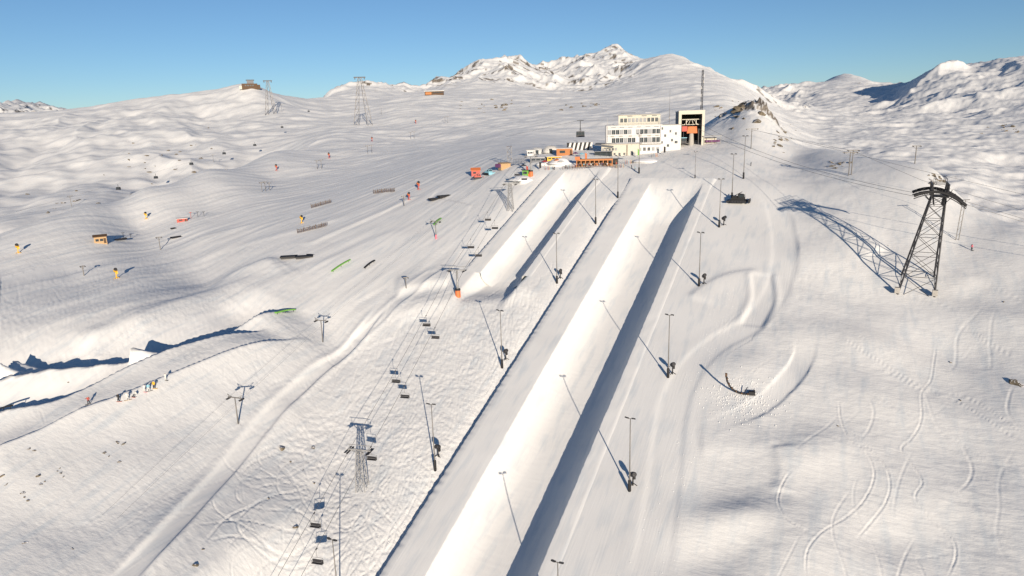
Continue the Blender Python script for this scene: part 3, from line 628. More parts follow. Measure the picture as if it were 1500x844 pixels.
# ---- chairlift: towers, ropes, chairs
def sheaves(name, t, x, z, L=2.6, y=0):
    m = MB().box((x, y, z), (.14, L, .16))
    for k in range(6): m.lathe([(.22,-.07),(.22,.07)], (x+.14, y-L/2+.25+k*(L-.5)/5, z-.1), 8, rot=Matrix.Rotation(math.pi/2, 3, 'Y'))
    return m.build(name, 'dark', t)
def lift_tower(px, py, label, h, kind, gauge=2.4, pad='orange', rz=None):
    p = G(px, py); t = thing('lift_tower', label, 'lift tower', p, -LAZ if rz is None else rz, 'towers of the chairlift beside the halfpipes')
    if kind == 'lattice':
        mb = {'leg': [], 'brace': []}; P = lattice(mb, (1.25, 1.25), (.55, .55), h, 0, .11, 6, .055, z0=-.8)
        for a, b, r in mb['leg']: MB().beam(a, b, r).build('leg', 'steel', t)
        m = MB()
        for a, b, r in mb['brace']: m.beam(a, b, r, n=3)
        m.build('bracing', 'steel', t)
    else:
        MB().beam((0,0,-.5), (0,0,h), .42, .28, 10).build('mast', 'steel', t, True)
        m = MB()
        for k in range(int(h/.5)): m.beam((-.15,-.62,.6+k*.5), (.15,-.62,.6+k*.5), .02)
        m.beam((-.15,-.62,.3), (-.15,-.62,h), .025).beam((.15,-.62,.3), (.15,-.62,h), .025).build('ladder', 'steel', t)
    if pad: MB().lathe([(.95,-.4),(.95,1.9),(.8,2.1)], n=8).build('safety_mat', pad, t); MB().lathe([(.97,2.1),(.97,2.6),(.8,2.7)], n=8).build('mat_collar', 'black', t)
    MB().box((0,0,h+.1), (2*gauge+1, .3, .34)).beam((-gauge,0,h+.1), (0,0,h-1.1), .09).beam((gauge,0,h+.1), (0,0,h-1.1), .09).build('crossarm', 'steel', t)
    MB().box((0,0,h+1.3), (2*gauge+1.4, .12, .12)).beam((-gauge,0,h+.2), (-gauge,0,h+1.3), .06).beam((gauge,0,h+.2), (gauge,0,h+1.3), .06).build('lifting_frame', 'steel', t)
    for sx in (-1, 1):
        sheaves('sheave_train', t, sx*gauge, h-.15, 3.6); MB().box((sx*(gauge+.5), 0, h-.1), (.5, 3.4, .05)).build('catwalk', 'dark', t)
    return p, h
_A1 = G(531, 716); _A3 = G(748, 307); LAZ = math.atan2(_A3.x-_A1.x, _A3.y-_A1.y)
TW = []
TW.append(lift_tower(531, 716, 'grey lattice chairlift tower nearest the camera, standing on tracked snow', 10.0, 'lattice', pad=None))
TW.append(lift_tower(671, 434, 'chairlift tower with orange padded foot below the small halfpipe', 9.0, 'tube'))
TW.append(lift_tower(748, 308, 'chairlift tower beside the dark edge of the small halfpipe', 11.0, 'lattice', pad=None))
TW.append(lift_tower(778, 258, 'chairlift tower with orange foot just below the top station huts', 9.0, 'tube'))
ax = Vector((math.sin(LAZ), math.cos(LAZ), 0)); rx_ = Vector((math.cos(LAZ), -math.sin(LAZ), 0))
def rope_pts(side):
    pts = []; P0, h0 = TW[0]; q = P0+rx_*side*2.4+Vector((0, 0, h0+.1)); back = q-ax*75+Vector((0, 0, 0)); back.z = gz(back.x, back.y)+9.5; pts.append(back); pts.append(q)
    for P, h in TW[1:]: pts.append(P+rx_*side*2.4+Vector((0, 0, h+.1)))
    end = pts[-1]+ax*18+Vector((0, 0, 1.5)); pts.append(end); out = []
    for a, b in zip(pts, pts[1:]):
        L = (b-a).length; n = max(2, int(L/3))
        for k in range(n): u = k/n; out.append(a.lerp(b, u)-Vector((0, 0, 4*L*L*.00012*u*(1-u))))
    out.append(pts[-1]); return out
ROPES = {}
for side, l in ((1, 'right-hand haul rope of the chairlift, carrying the dark near chairs'), (-1, 'left-hand haul rope of the chairlift, nearer the snow park')):
    ROPES[side] = rope_pts(side); tag(MB().tube(ROPES[side], .045, 4).build('haul_rope', 'rope'), l, 'cable', 'haul ropes of the chairlift')
def make_chair():
    t = thing('lift_chair', '', 'chair', (0,0,0), 0, 'chairs hanging on the chairlift')
    MB().box((0,0,0), (.18,.6,.2)).build('grip', 'dark', t)
    MB().tube([(0,0,0),(0,-.15,-.5),(0,-.15,-1.5),(0,0,-2.0)], .045, 5).build('hanger', 'chair', t)
    m = MB().tube([(-1.25,0,-2.0),(1.25,0,-2.0)], .045, 5)
    for x in (-1.25, 1.25): m.tube([(x,0,-2.0),(x,.12,-3.2),(x,-.45,-3.25),(x,-.5,-2.85)], .04, 5)
    m.build('frame', 'chair', t)
    MB().box((0,-.18,-3.22), (2.4,.55,.12)).build('seat', 'seatm', t)
    MB().box((0,.14,-2.85), (2.4,.10,.62), 0, -.12).build('backrest', 'seatm', t)
    MB().tube([(-1.1,-.1,-2.35),(-1.1,-.6,-2.65),(1.1,-.6,-2.65),(1.1,-.1,-2.35)], .03, 4).build('safety_bar', 'chair', t)
    return t
ch = make_chair(); ct = tree_of(ch)
def on_rope(side, px, py):
    best = None
    for a, b in zip(ROPES[side], ROPES[side][1:]):
        for k in range(4):
            q = a.lerp(b, k/4); x, y = proj(q); e = abs(y-py)
            if best is None or e < best[0]: best = (e, q)
    return best[1]
RC = [(465,803,'lowest dark chair at the bottom edge of the picture'), (535,655,'chair passing the nearest lattice lift tower'), (588,565,'dark chair on the right rope, third from the bottom'), (636,479,'dark chair on the right rope below the orange-footed tower'),
      (700,362,'dark chair on the right rope beside the small halfpipe mouth'), (725,322,'dark chair on the right rope just below the tower beside the small halfpipe'), (767,252,'highest chair on the right rope below the station huts')]
LC = [(455,752,'pale chair on the left rope at the bottom of the picture'), (580,543,'chair on the left rope, second from the bottom'), (623,461,'chair on the left rope below the orange-footed tower'), (688,350,'chair on the left rope beside the small halfpipe mouth'), (714,310,'chair on the left rope just below the tower beside the small halfpipe'), (757,246,'highest chair on the left rope below the station huts')]
fst = True
for side, lst in ((1, RC), (-1, LC)):
    for px, py, l in lst:
        q = on_rope(side, px, py)-Vector((0, 0, .12))
        if fst: ch.location = q; ch.rotation_euler.z = -LAZ; ch['label'] = l; fst = False
        else: dup(ch, ct, l, q, -LAZ)
# ---- drag lift with three slender towers
def make_drag():
    t = thing('drag_lift_tower', '', 'lift tower', (0,0,0), 0, 'slender drag lift towers left of the chairlift')
    MB().beam((0,0,-.4), (0,0,7.2), .2, .13, 8).build('mast', 'pole', t, True)
    MB().box((0,0,7.2), (4.2,.2,.22)).build('crossarm', 'pole', t)
    for sx in (-1, 1):
        MB().beam((sx*1.5,0,7.2), (sx*2.3,0,8.0), .06).beam((sx*2.3,0,8.0), (sx*.6,0,7.2), .05).build('bracket', 'pole', t)
        sheaves('sheave_train', t, sx*2.0, 6.95, 1.9)
    return t
dr = make_drag(); dtt = tree_of(dr); DP = [G(349, 621), G(473, 501), G(639, 350)]; daz = azof(DP[2]-DP[0])
for i, (p, l) in enumerate(zip(DP, ('nearest slender drag lift tower, left of the lattice lift tower', 'middle slender drag lift tower above the groomed track', 'farthest slender drag lift tower with a pink padded foot'))):
    r_ = dr if i == 0 else dup(dr, dtt, l, p, -daz); r_.location = p; r_.rotation_euler.z = -daz; r_['label'] = l
    if i == 2: MB().lathe([(.4,-.2),(.4,1.7)], n=8).build('foot_padding', 'pink', r_)
for sx, l in ((-1, 'left rope of the drag lift'), (1, 'right rope of the drag lift')):
    side = Vector((math.cos(daz), -math.sin(daz), 0))*sx*2.0; pts = [p+side+Vector((0, 0, 6.9)) for p in DP]; dd_ = (pts[1]-pts[0]); pts = [pts[0]-dd_*.9+Vector((0, 0, -1))]+pts+[G(735, 262)+Vector((0, 0, 5))]
    tag(MB().tube(pts, .02, 3).build('drag_rope', 'rope'), l+' strung between its slender towers', 'cable', 'ropes of the drag lift')
# ------------------------------------------------------------------ large cable-car pylon on the right
PYR = math.radians(62)
def big_pylon():
    p = G(1341, 418); t = thing('cable_car_pylon', 'huge dark lattice cable car pylon leaning on the right slope, with curved rope saddles', 'pylon', p, PYR)
    lx, ly = .9, -3.2; H = 29.5
    mb = {'leg': [], 'brace': []}; P = lattice(mb, (4.9, 4.6), (1.9, 1.7), H-4, 0, .2, 6, .085, c1=(lx, ly), z0=-3)
    for a, b, r in mb['leg']: MB().beam(a, b, r*1.3, r, 6).build('leg', 'dark', t)
    for a, b, r in mb['brace']: MB().beam(a, b, r, n=4).build('brace', 'dark', t)
    top = Vector((lx, ly, H-4))
    for k in range(4):
        c = ((-1,-1),(1,-1),(1,1),(-1,1))[k]; MB().box(P(k, 0)+Vector((0, 0, 2.3)), (1.3,1.3,1.6)).build('footing', 'concrete', t)
    # head frame: cross-beams between the two saddles
    hd = MB().box(top+Vector((0, 0, .2)), (4.6, 4.0, .25)).build('platform', 'dark', t)
    m = MB()
    for x in (-5.0, -2.5, 0, 2.5, 5.0):
        for y in (-1.9, 1.9): m.beam(top+Vector((x, y, .2)), top+Vector((x, y, 3.6)), .15); m.beam(top+Vector((x, y, .2)), top+Vector((x+(2.5 if x < 5 else -2.5), y, 3.6)), .10); m.beam(top+Vector((x, y, 3.6)), top+Vector((x*.4, y*.5, -2.4)), .1)
        m.beam(top+Vector((x, -1.9, 3.6)), top+Vector((x, 1.9, 3.6)), .07)
    for y in (-1.9, 1.9):
        for z in (.2, 1.9, 3.6): m.beam(top+Vector((-5.6, y, z)), top+Vector((5.6, y, z)), .16)
    m.build('head_frame', 'dark', t)
    m = MB()
    for z in (.9, 1.5): m.beam(top+Vector((-2.3,-2.1,z)), top+Vector((2.3,-2.1,z)), .03)
    for x in (-2.3, 0, 2.3): m.beam(top+Vector((x,-2.1,.2)), top+Vector((x,-2.1,1.5)), .03)
    for y in (-1.2, 1.2): m.beam(top+Vector((-6, y, 5.2)), top+Vector((6, y, 5.2)), .09); m.beam(top+Vector((-5.6, y, 3.6)), top+Vector((-5.6, y, 5.2)), .07); m.beam(top+Vector((5.6, y, 3.6)), top+Vector((5.6, y, 5.2)), .07); m.beam(top+Vector((0, y, 3.6)), top+Vector((0, y, 5.2)), .07)
    m.build('railing', 'dark', t)
    for sx, nm in ((-5.2, 0), (5.2, 1)):
        pts = []
        for k in range(13): a = (k-6)/6; pts.append(top+Vector((sx, a*6.2, 1.6-3.6*(a*.5+.5)**2*0-2.3*a*a-a*-1.2)))
        sd = MB()
        for a, b in zip(pts, pts[1:]):
            sd.beam(a, b, .42, .42, 6); sd.beam(a+Vector((0,0,-.8)), b+Vector((0,0,-.8)), .16, .16, 4); sd.beam(a, a+Vector((0, 0, -.55)), .1)
        s_ = sd.build('rope_saddle', 'black', t)
        MB().beam(top+Vector((sx, -3.5, 1.2)), top+Vector((sx*.35, -1.8, -1.4)), .1).build('saddle_strut', 'dark', t); MB().beam(top+Vector((sx, 3.5, .4)), top+Vector((sx*.35, 1.8, -1.4)), .1).build('saddle_strut', 'dark', t)
    m = MB(); a = P(1, .0)+Vector((0, 0, 3))
    return t, p, top
pyl, pylp, pyltop = big_pylon()
_pm = Matrix.Translation(pylp) @ Matrix.Rotation(PYR, 4, 'Z')
# a hanging maintenance mast next to it
p = G(1402, 352); t = thing('rope_mast', 'slim grey double mast standing behind the huge dark pylon', 'mast', p, -.3)
for x in (-.4, .4): MB().beam((x,0,-.5), (x+.6,0,12.5), .12, .1, 6).build('leg', 'pole', t)
m = MB(); [m.beam((-.4+.6*z/12.5,0,z), (.4+.6*z/12.5,0,z+1.2), .05) for z in range(1, 11, 2)]; m.build('bracing', 'pole', t); MB().beam((-.9,0,12.5), (2.1,0,12.6), .13).build('crossarm', 'dark', t)

# ------------------------------------------------------------------ buildings at the top station
BB = []
def win_row(t, x0, x1, n, z, w, h, y, gap=(), mt='glass'):
    for i in range(n):
        if i in gap: continue
        x = x0+(x1-x0)*(i+.5)/n; f = WIN_DUP(t, w, h, mt if random.random() < .62 else 'paneg'); f.location = (x, y, z)
_wm = {}
def WIN_DUP(t, w, h, mt):
    k = (round(w, 2), round(h, 2), mt)
    if k not in _wm:
        a = MB().box((0,0,0), (w, .12, h)).build('window', 'grey'); b = MB().box((0,-.075,0), (w-.2, .05, h-.2)).build('pane', mt, a); c = MB().box((0,-.11,0), (.07,.05,h-.2)).build('mullion', 'white', a)
        _wm[k] = (a, b, c); a.parent = t; return a
    a, b, c = _wm[k]; n = a.copy(); COL.objects.link(n); n.parent = t
    for q in (b, c): r = q.copy(); COL.objects.link(r); r.parent = n
    return n
BROT = -.20
bp_ = G(928, 226)
t = thing('mountain_restaurant', 'large white mountain restaurant building with rows of dark windows below the peaks', 'building', bp_, BROT)
MB().box((0, 7, 5.5), (27, 15, 17)).build('lower_block', 'white', t)
MB().box((2.6, 7.5, 16.6), (20.5, 12, 5.2)).build('upper_storey', 'cream', t)
rf = MB().box((2.2, 7.5, 19.35), (22.0, 13.4, .35)).build('roof', 'grey', t); MB().box((-3, 7, 19.9), (7, 4, 1.0)).build('roof_box', 'slate', rf); MB().box((7, 8, 19.8), (3, 3, .8)).build('chimney', 'white', rf)
MB().box((0, 7, 14.13), (27.8, 15.8, .25)).build('cornice', 'white', t)
MB().box((0, -.9, 4.9), (27, 1.6, .25)).build('balcony', 'concrete', t)
m = MB().beam((-13.4,-1.65,5.9), (13.4,-1.65,5.9), .05)
for k in range(19): m.beam((-13.4+k*1.49,-1.65,5.0), (-13.4+k*1.49,-1.65,5.9), .035)
m.build('railing', 'grey', t)
m = MB().box((-13.9,-.8,8), (.5,.5,13)); m.build('drain_pillar', 'slate', t); MB().box((-11.2,-.15,8), (.4,.3,12.8)).build('pilaster', 'concrete', t); MB().box((12.6,-.15,8), (.4,.3,12.8)).build('pilaster', 'concrete', t)
win_row(t, -12.9, 12.9, 13, 11.0, 1.75, 2.3, -.53, gap=(6,)); win_row(t, -12.9, 12.9, 13, 6.9, 1.75, 2.5, -.53, gap=(0, 7)); win_row(t, -7, 12, 10, 16.6, 1.4, 2.0, 1.46); win_row(t, 0, 12.9, 6, 2.4, 1.3, 1.7, -.53)
for x_ in (-10.5, -6.2, -1.6, 3.1, 7.6, 11.4): MB().box((x_,-.56,8.95), (1.6,.14,.7)).build('spandrel_panel', 'concrete', t)
for k in range(6): MB().box((-10+k*4.2, -.6, 13.3), (2.2, .12, .25), 0).build('awning_rail', 'slate', t)
for z in (9.0, 13.2): MB().box((0, -.56, z), (26.6, .1, .14)).build('string_course', 'concrete', t)
def roof_snow(parent, c, d, seed):
    rr = random.Random(seed); nx, ny = 10, 6; V = []; F = []
    for j in range(ny+1):
        for i in range(nx+1):
            e = min(i, nx-i, j, ny-j); V.append((c[0]-d[0]/2+d[0]*i/nx, c[1]-d[1]/2+d[1]*j/ny, c[2]+(0 if e == 0 else d[2]*rr.uniform(.55, 1.1))))
    for j in range(ny):
        for i in range(nx): a = j*(nx+1)+i; F.append((a, a+1, a+nx+2, a+nx+1))
    return MB().quadpts(V, F).build('roof_snow', 'wallsnow', parent, True)
roof_snow(t, (2.2, 7.5, 19.53), (21.8, 13.2, .5), 1); roof_snow(t, (-12, 7, 14.26), (3.4, 15.4, .5), 2)
for x_, z_ in ((-12.9,13.2),(13.1,13.0),(-4.4,4.6)): MB().box((x_,-.6,z_-1.1), (.16,.2,11.5) if z_ > 6 else (.2,.2,2)).build('downpipe', 'grey', t)
for x_ in (-9, -2, 5, 10): MB().box((x_,1.42,18.6), (2.4,.12,.35)).build('vent', 'slate', t)
m = MB()
for k in range(22): m.beam((-13.6+k*1.29,-.35,14.2), (-13.6+k*1.29,-.35,15.2), .035)
m.beam((-13.6,-.35,15.2), (13.5,-.35,15.2), .05).beam((-13.6,-.35,14.7), (13.5,-.35,14.7), .03); m.build('roof_railing', 'grey', t)
# annexe with flat snow-covered terrace roof
q = G(909, 228); q.z -= .2
t = thing('restaurant_annexe', 'low cream annexe with dark sloping canopy in front of the white restaurant', 'building', q, BROT)
MB().box((0, 3, 2.0), (19, 7, 7.5)).build('wall', 'cream', t); MB().box((.5, 3, 5.95), (20, 8, .3)).build('roof', 'concrete', t)
MB().quadpts([(-13,-1.5,5.9),(-3.5,-2.0,4.6),(-3.2,4,6.4),(-12.5,4,6.6),(-13,-1.5,5.6),(-3.5,-2.0,4.3),(-3.2,4,6.1),(-12.5,4,6.3)], [(0,1,2,3),(7,6,5,4),(0,4,5,1),(1,5,6,2),(2,6,7,3),(3,7,4,0)]).build('canopy', 'slate', t)
win_row(t, -9.2, -1.5, 5, 3.4, 1.1, 1.3, -.53); win_row(t, -9, 8, 7, 1.0, 1.0, 1.2, -.53, gap=(5,))
roof_snow(t, (3.4, 3, 6.12), (13.5, 7.6, .45), 3); MB().box((3.2,-.6,2.2), (.35,.3,6.5)).build('corner_pillar', 'dwood', t); MB().box((5.6,-.56,1.2), (1.2,.12,2.3)).build('door', 'slate', t)
# green wrapped booth
q = G(949, 223); t = thing('green_booth', 'bright green booth with a dark roof right of the cream annexe', 'booth', q, BROT)
MB().box((0,1.5,1.4), (6.4,3,3.6)).build('wall', 'green', t); MB().box((0,1.4,3.5), (7.2,4,.3), 0, .12).build('roof', 'dwood', t); MB().box((-1.8,-.06,1.5), (1.5,.12,1.7)).build('hatch', 'glass', t); MB().box((1.6,-.06,1.3), (2.4,.1,.5)).build('counter', 'pale', t)
# connecting wing and cable car hall
q = G(980, 221); t = thing('connecting_wing', 'pale concrete wing linking the restaurant with the cable car hall', 'building', q, BROT)
MB().box((.3,7,4.8), (10.5,13,15.5)).build('wall', 'white', t); MB().box((.3,7,12.7), (10.9,13.4,.3)).build('roof', 'concrete', t)
for x, z, w in ((-3.5,11,.9),(-2,7.5,1.0),(-3.6,4.2,1.0),(.5,9.6,.8),(1.4,5.2,1.0),(-.5,2.6,1.2),(3.4,4.2,1.4),(3.2,8.4,.9)): f = WIN_DUP(t, w, 1.3, 'glass'); f.location = (x, .43, z)
q = G(1012, 214); q.z -= 1.0; t = thing('cable_car_hall', 'tall cable car hall with a cream framed open portal showing orange machinery', 'station', q, -.16)
W, D_, H_ = 12.6, 22, 18.0
MB().box((-W/2+.35, D_/2, H_/2-1), (.7, D_, H_+2)).build('side_wall', 'slate', t)
MB().box((W/2-.35, D_/2, H_/2-1), (.7, D_, H_+2)).build('side_wall', 'slate', t)
MB().box((0, D_-.3, H_/2-1), (W-1.45, .6, H_+2)).build('back_wall', 'dark', t)
MB().box((0, D_/2, H_+.22), (W+.4, D_+.4, .45)).build('roof', 'white', t)
MB().quadpts([(-W/2-.1,-.3,-2),(-W/2+1.3,-.3,-2),(-W/2+1.3,-.3,H_-1.3),(W/2-1.2,-.3,H_-1.3),(W/2-1.2,-.3,-2),(W/2+.1,-.3,-2),(W/2+.1,-.3,H_+.6),(-W/2-.1,-.3,H_+.6)]+[(-W/2-.1,.6,-2),(-W/2+1.3,.6,-2),(-W/2+1.3,.6,H_-1.3),(W/2-1.2,.6,H_-1.3),(W/2-1.2,.6,-2),(W/2+.1,.6,-2),(W/2+.1,.6,H_+.6),(-W/2-.1,.6,H_+.6)],
   [(0,1,2,7),(2,3,6,7),(3,4,5,6),(8,15,10,9),(10,15,14,11),(11,14,13,12),(0,8,9,1),(1,9,10,2),(2,10,11,3),(3,11,12,4),(4,12,13,5),(5,13,14,6),(6,14,15,7),(7,15,8,0)]).build('portal_frame', 'cream', t)
roof_snow(t, (0, D_/2, H_+.46), (W+.2, D_+.2, .4), 4); MB().box((0, D_/2, .6), (W-1.5, D_-1.4, .4)).build('platform', 'concrete', t)
mc_ = MB()
for x in (-3.4,-1.2,1.2,3.4): mc_.beam((x,3,11.6), (x*.3,3,14.2), .16)
mc_.beam((-4.5,3,14.2), (4.5,3,14.2), .25).beam((-4.5,3,11.6), (4.5,3,11.6), .2).lathe([(1.4,-.2),(1.4,.2)], (-2.4,3,12.8), 14, rot=Matrix.Rotation(math.pi/2, 3, 'Y')).lathe([(1.4,-.2),(1.4,.2)], (2.4,3,12.8), 14, rot=Matrix.Rotation(math.pi/2, 3, 'Y'))
mc_.build('rope_machinery', 'cream', t)
MB().box((.6, 3.2, 9.0), (5.2, 3, 3.4), 0, 0, (.85, .9)).build('orange_drive_housing', 'orange', t); MB().box((-3.2, 2.6, 9.6), (2.6, 2, 2.6)).build('red_drive_housing', 'red', t)
MB().beam((.4,3,7.2), (.4,3,1), 1.0, 1.5, 10).build('buffer_pillar', 'concrete', t); MB().box((3.9,2.5,5), (.5,.5,9)).build('guide_post', 'dark', t)
t = thing('docked_cabin', 'dark cable car cabin docked in the left side of the open hall', 'gondola', q+Vector((-3.3, 1.8, 0)), -.16)
MB().box((0,2,3.6), (3.0,4.4,2.6), 0, 0, (.92,.96)).build('body', 'dark', t); MB().box((0,-.24,4.1), (2.3,.08,1.1)).build('window', 'glass', t); MB().box((0,2,5.15), (3.2,4.6,.3)).build('roof', 'blue', t); MB().beam((0,2,5.3), (0,2,9.5), .15).build('hanger', 'dark', t)
q = G(1043, 212); t = thing('entrance_canopy', 'flat canopy with thin posts right of the cable car hall', 'canopy', q, -.2)
MB().box((0,2,4.3), (9,6,.4)).build('roof', 'grey', t)
for x in (-3.9,-.2,3.9): MB().beam((x,-.6,-1), (x,-.6,4.1), .12).build('post', 'pole', t)
MB().box((.5,3.6,1.7), (7,2.4,1.0)).build('bench_wall', 'purple', t); MB().box((-1,4.9,1.5), (7,.3,4)).build('back_wall', 'cream', t)
# lattice mast and thin aerial
q = G(1026, 209); az_ = azof(q); q2 = Vector((q.x+math.sin(az_)*14, q.y+math.cos(az_)*14, gz(q.x, q.y)))
t = thing('radio_mast', 'tall thin lattice radio mast rising behind the cable car hall', 'mast', q2, 0)
mb = {'leg': [], 'brace': []}; lattice(mb, (.5,.5), (.36,.36), 37, 0, .075, 24, .04)
m = MB(); [m.beam(a, b, r) for a, b, r in mb['leg']]; m.build('leg', 'dark', t)
m = MB(); [m.beam(a, b, r, n=3) for a, b, r in mb['brace']]; m.build('bracing', 'dark', t)
m = MB()
for z in (20, 24, 28, 31, 34): m.box((.6 if z % 4 else -.6,-.2,z), (.3,.3,1.4))
m.build('antenna_panel', 'white', t); MB().beam((0,0,37), (0,0,39), .06).build('top_rod', 'pole', t)
q = G(979, 219); t = thing('roof_aerial', 'thin white aerial standing on the connecting wing', 'aerial', q+Vector((2, 8, 12.9)), 0); MB().beam((0,0,-.2), (0,0,17), .12, .05, 6).build('rod', 'pole', t); MB().box((0,0,3), (.5,.5,.3)).build('clamp', 'pole', t)
# the hanging cable car left of the restaurant
def at_depth(px, py, D):
    r = ray(px, py); h = math.hypot(r[0], r[1]); return Vector(r*(D/h))
cg = at_depth(850, 177, 430); t = thing('cable_car_cabin', 'dark cable car cabin hanging on its rope left of the white restaurant', 'gondola', cg, -.1)
MB().box((0,0,-8.0), (5.2,3.0,3.4), 0, 0, (.94,.94)).build('body', 'dark', t)
for x in (-1.7, 0, 1.7): MB().box((x,-1.5,-7.6), (1.4,.1,1.5)).build('window', 'glass', t)
MB().tube([(0,0,-6.3),(0,0,-3),(0,0,0)], .22, 6).beam((-.9,0,-6.2), (0,0,-4.4), .1).beam((.9,0,-6.2), (0,0,-4.4), .1).build('hanger', 'dark', t)
MB().box((0,0,.1), (4.2,.5,.35)).build('carriage', 'dark', t)
a = at_depth(835, 177, 430); roof_end = bp_+Vector((-15, 14, 14))
hall = G(1012, 214)+Vector((2, 20, 13)); 
tag(MB().tube([cg+(cg-hall)*.9+Vector((0,0,-10)), cg+Vector((0,0,.3)), hall], .07, 4).build('track_rope', 'rope'), 'track rope of the hanging dark cable car left of the restaurant', 'cable')
# ropes from the station to the big pylon and out of the picture
e0 = hall+Vector((0,-18,-2))
for i, (sx, lab) in enumerate(((-5.2, 'left track rope between the cable car hall and the huge dark pylon'), (5.2, 'right track rope between the cable car hall and the huge dark pylon'))):
    a = e0+Vector((sx*.5, 0, 0)); b = _pm @ (pyltop+Vector((sx, 6.0, .4))); c = _pm @ (pyltop+Vector((sx, 0, 1.9))); d = _pm @ (pyltop+Vector((sx, -6.0, -1.5)))
    dirn = (d-c); dirn.z = -.28*dirn.length; far_ = d+dirn*14
    pts = []
    for k in range(25): u = k/24; pts.append(a.lerp(b, u)-Vector((0, 0, 14*u*(1-u))))
    tag(MB().tube(pts+[c, d, far_], .06, 4).build('track_rope', 'rope'), lab, 'cable', 'track ropes of the right-hand cable car')
# ------------------------------------------------------------------ far pylons and small masts
def far_pylon(px, py, h, wb, label, D0=300, arm=12):
    p = G(px, py, 0, D0); t = thing('far_pylon', label, 'pylon', p, -azof(p), 'cable car pylons on the far ridge')
    for sx in (-1, 1):
        mb = {'leg': [], 'brace': []}; lattice(mb, (wb*.28, wb*.28), (wb*.08, wb*.12), h, 0, .34, 7, .17, c0=(sx*wb*.72, 0), c1=(sx*wb*.12, 0), z0=-4)
        m = MB(); [m.beam(a, b, r) for a, b, r in mb['leg']]; m.build('leg', 'pole', t); m = MB(); [m.beam(a, b, r, n=3) for a, b, r in mb['brace']]; m.build('bracing', 'pole', t)
    MB().box((0,0,h), (arm*2,2,1.4)).box((-arm*.8,0,h-2), (1.4,7,2)).box((arm*.8,0,h-2), (1.4,7,2)).build('crossarm', 'dark', t); return t
far_pylon(532, 183, 72, 15, 'tall grey twin-legged cable pylon on the middle slope left of the peaks', arm=9)
far_pylon(397, 167, 60, 11, 'smaller cable pylon just right of the summit hut on the ridge', arm=8)
def tmast(px, py, h, w, label, D0=62., name='line_mast', g='small T-shaped masts by the station'):
    p = G(px, py, 0, D0); t = thing(name, label, 'mast', p, -azof(p)+.15, g)
    MB().beam((0,0,-.5), (0,0,h), .22, .16, 6).build('mast', 'pole', t); MB().box((0,0,h-.2), (w,.25,.3)).build('crossarm', 'pole', t)
    MB().beam((-w*.35,0,h-.2), (0,0,h-1.6), .08).beam((w*.35,0,h-.2), (0,0,h-1.6), .08).build('strut', 'pole', t)
    for sx in (-1, 1): sheaves('sheave_train', t, sx*w*.42, h-.3, 1.6)
    return t
tmast(1100, 218, 9.5, 6, 'dark T-shaped mast on the crest right of the cable car hall'); tmast(1243, 257, 9, 5.5, 'brown T-shaped mast among rocks on the right-hand ridge', g='small T-shaped masts by the station'); tmast(1247, 256, 9.5, 4.5, 'second mast close behind the brown one on the right ridge')
# rows of far lift poles
for px, py, h, l in ((465,248,7,'left pole of the lowest pair on the upper slope'),(471,247,7,'right pole of the lowest pair on the upper slope'),(539,226,8,'left pole of the second pair on the upper slope'),(545,225,8,'right pole of the second pair on the upper slope'),
                     (602,204,9,'left pole of the third pair on the upper slope'),(607,203,9,'right pole of the third pair on the upper slope'),(652,181,10,'left pole of the highest pair on the upper slope'),(656,180,10,'right pole of the highest pair on the upper slope'),
                     (384,281,6,'left pole of three beside the picket fences'),(389,280,6,'middle pole of three beside the picket fences'),(395,279,5,'right pole of three beside the picket fences'),(559,168,12,'pole just right of the tall grey cable pylon'),(413,164,14,'pole right of the smaller ridge pylon'),
                     (105,303,9,'pole standing at the rim of the left valley'),(313,238,9,'pole on the far bank of the left valley'),(235,366,6,'thin pole below the dark sledges on the piste'),(123,404,4,'thin pole left of the lone yellow snow gun'),(592,302,5,'thin pole left of the small halfpipe'),(595,422,4,'thin pole left of the orange-footed lift tower'),(1340,240,7,'lone post on the right-hand ridge')):
    tmast(px, py, h, h*.45, 'thin '+l.replace('thin ', ''), name='lift_pole', g='thin poles on the open pistes')
def cables(pts, label):
    P = [G(*p[:2])+Vector((0, 0, p[2])) for p in pts]; tag(MB().tube(P, .05, 3).build('cable', 'rope'), label, 'cable')
cables([(1100,218,9),(1243,257,8.6),(1335,300,12),(1500,345,12)], 'thin cable running from the crest mast along the right ridge')
cables([(1103,219,9),(1247,256,9),(1345,318,12),(1500,372,12)], 'second thin cable beside it sloping down the right ridge')
cables([(313,238,8),(105,303,8),(-40,345,8)], 'thin cable crossing the left valley between two poles')
cables([(470,247,6.5),(542,225,7.5),(604,203,8.5),(654,180,9.5)], 'thin cable joining the paired poles on the upper slope')
# small far gondolas over the left valley
cp = [((x, y), l) for x, y, l in ((413,185,'highest dark gondola right of the small ridge pylon'),(373,211,'dark gondola above the rim of the left valley'),(328,223,'dark gondola over the upper left valley'),(280,238,'dark gondola over the middle of the left valley'),(228,258,'dark gondola over the bowl of the left valley'),(173,274,'lowest dark gondola over the left valley floor'),(452,162,'tiny dark gondola below the ridge between the pylons'))]
gd = None
for (xy, l) in cp:
    g_ = G(*xy); r = math.hypot(g_.x, g_.y); pz = Vector(ray(*xy)); pz = pz*(r*.9/math.hypot(pz.x, pz.y))
    if gd is None:
        gd = thing('gondola', l, 'gondola', pz, 0, 'small gondolas over the left valley'); sc_ = 1
        MB().box((0,0,-1.3), (3.4,2.4,2.4), 0, 0, (.85,.85)).build('cabin', 'dark', gd); MB().box((0,-1.15,-1.1), (2.4,.1,1.0)).build('window', 'glass', gd); MB().beam((0,0,0), (0,0,2.6), .15).build('hanger', 'dark', gd); gdt = tree_of(gd)
    else: dup(gd, gdt, l, pz, 0)
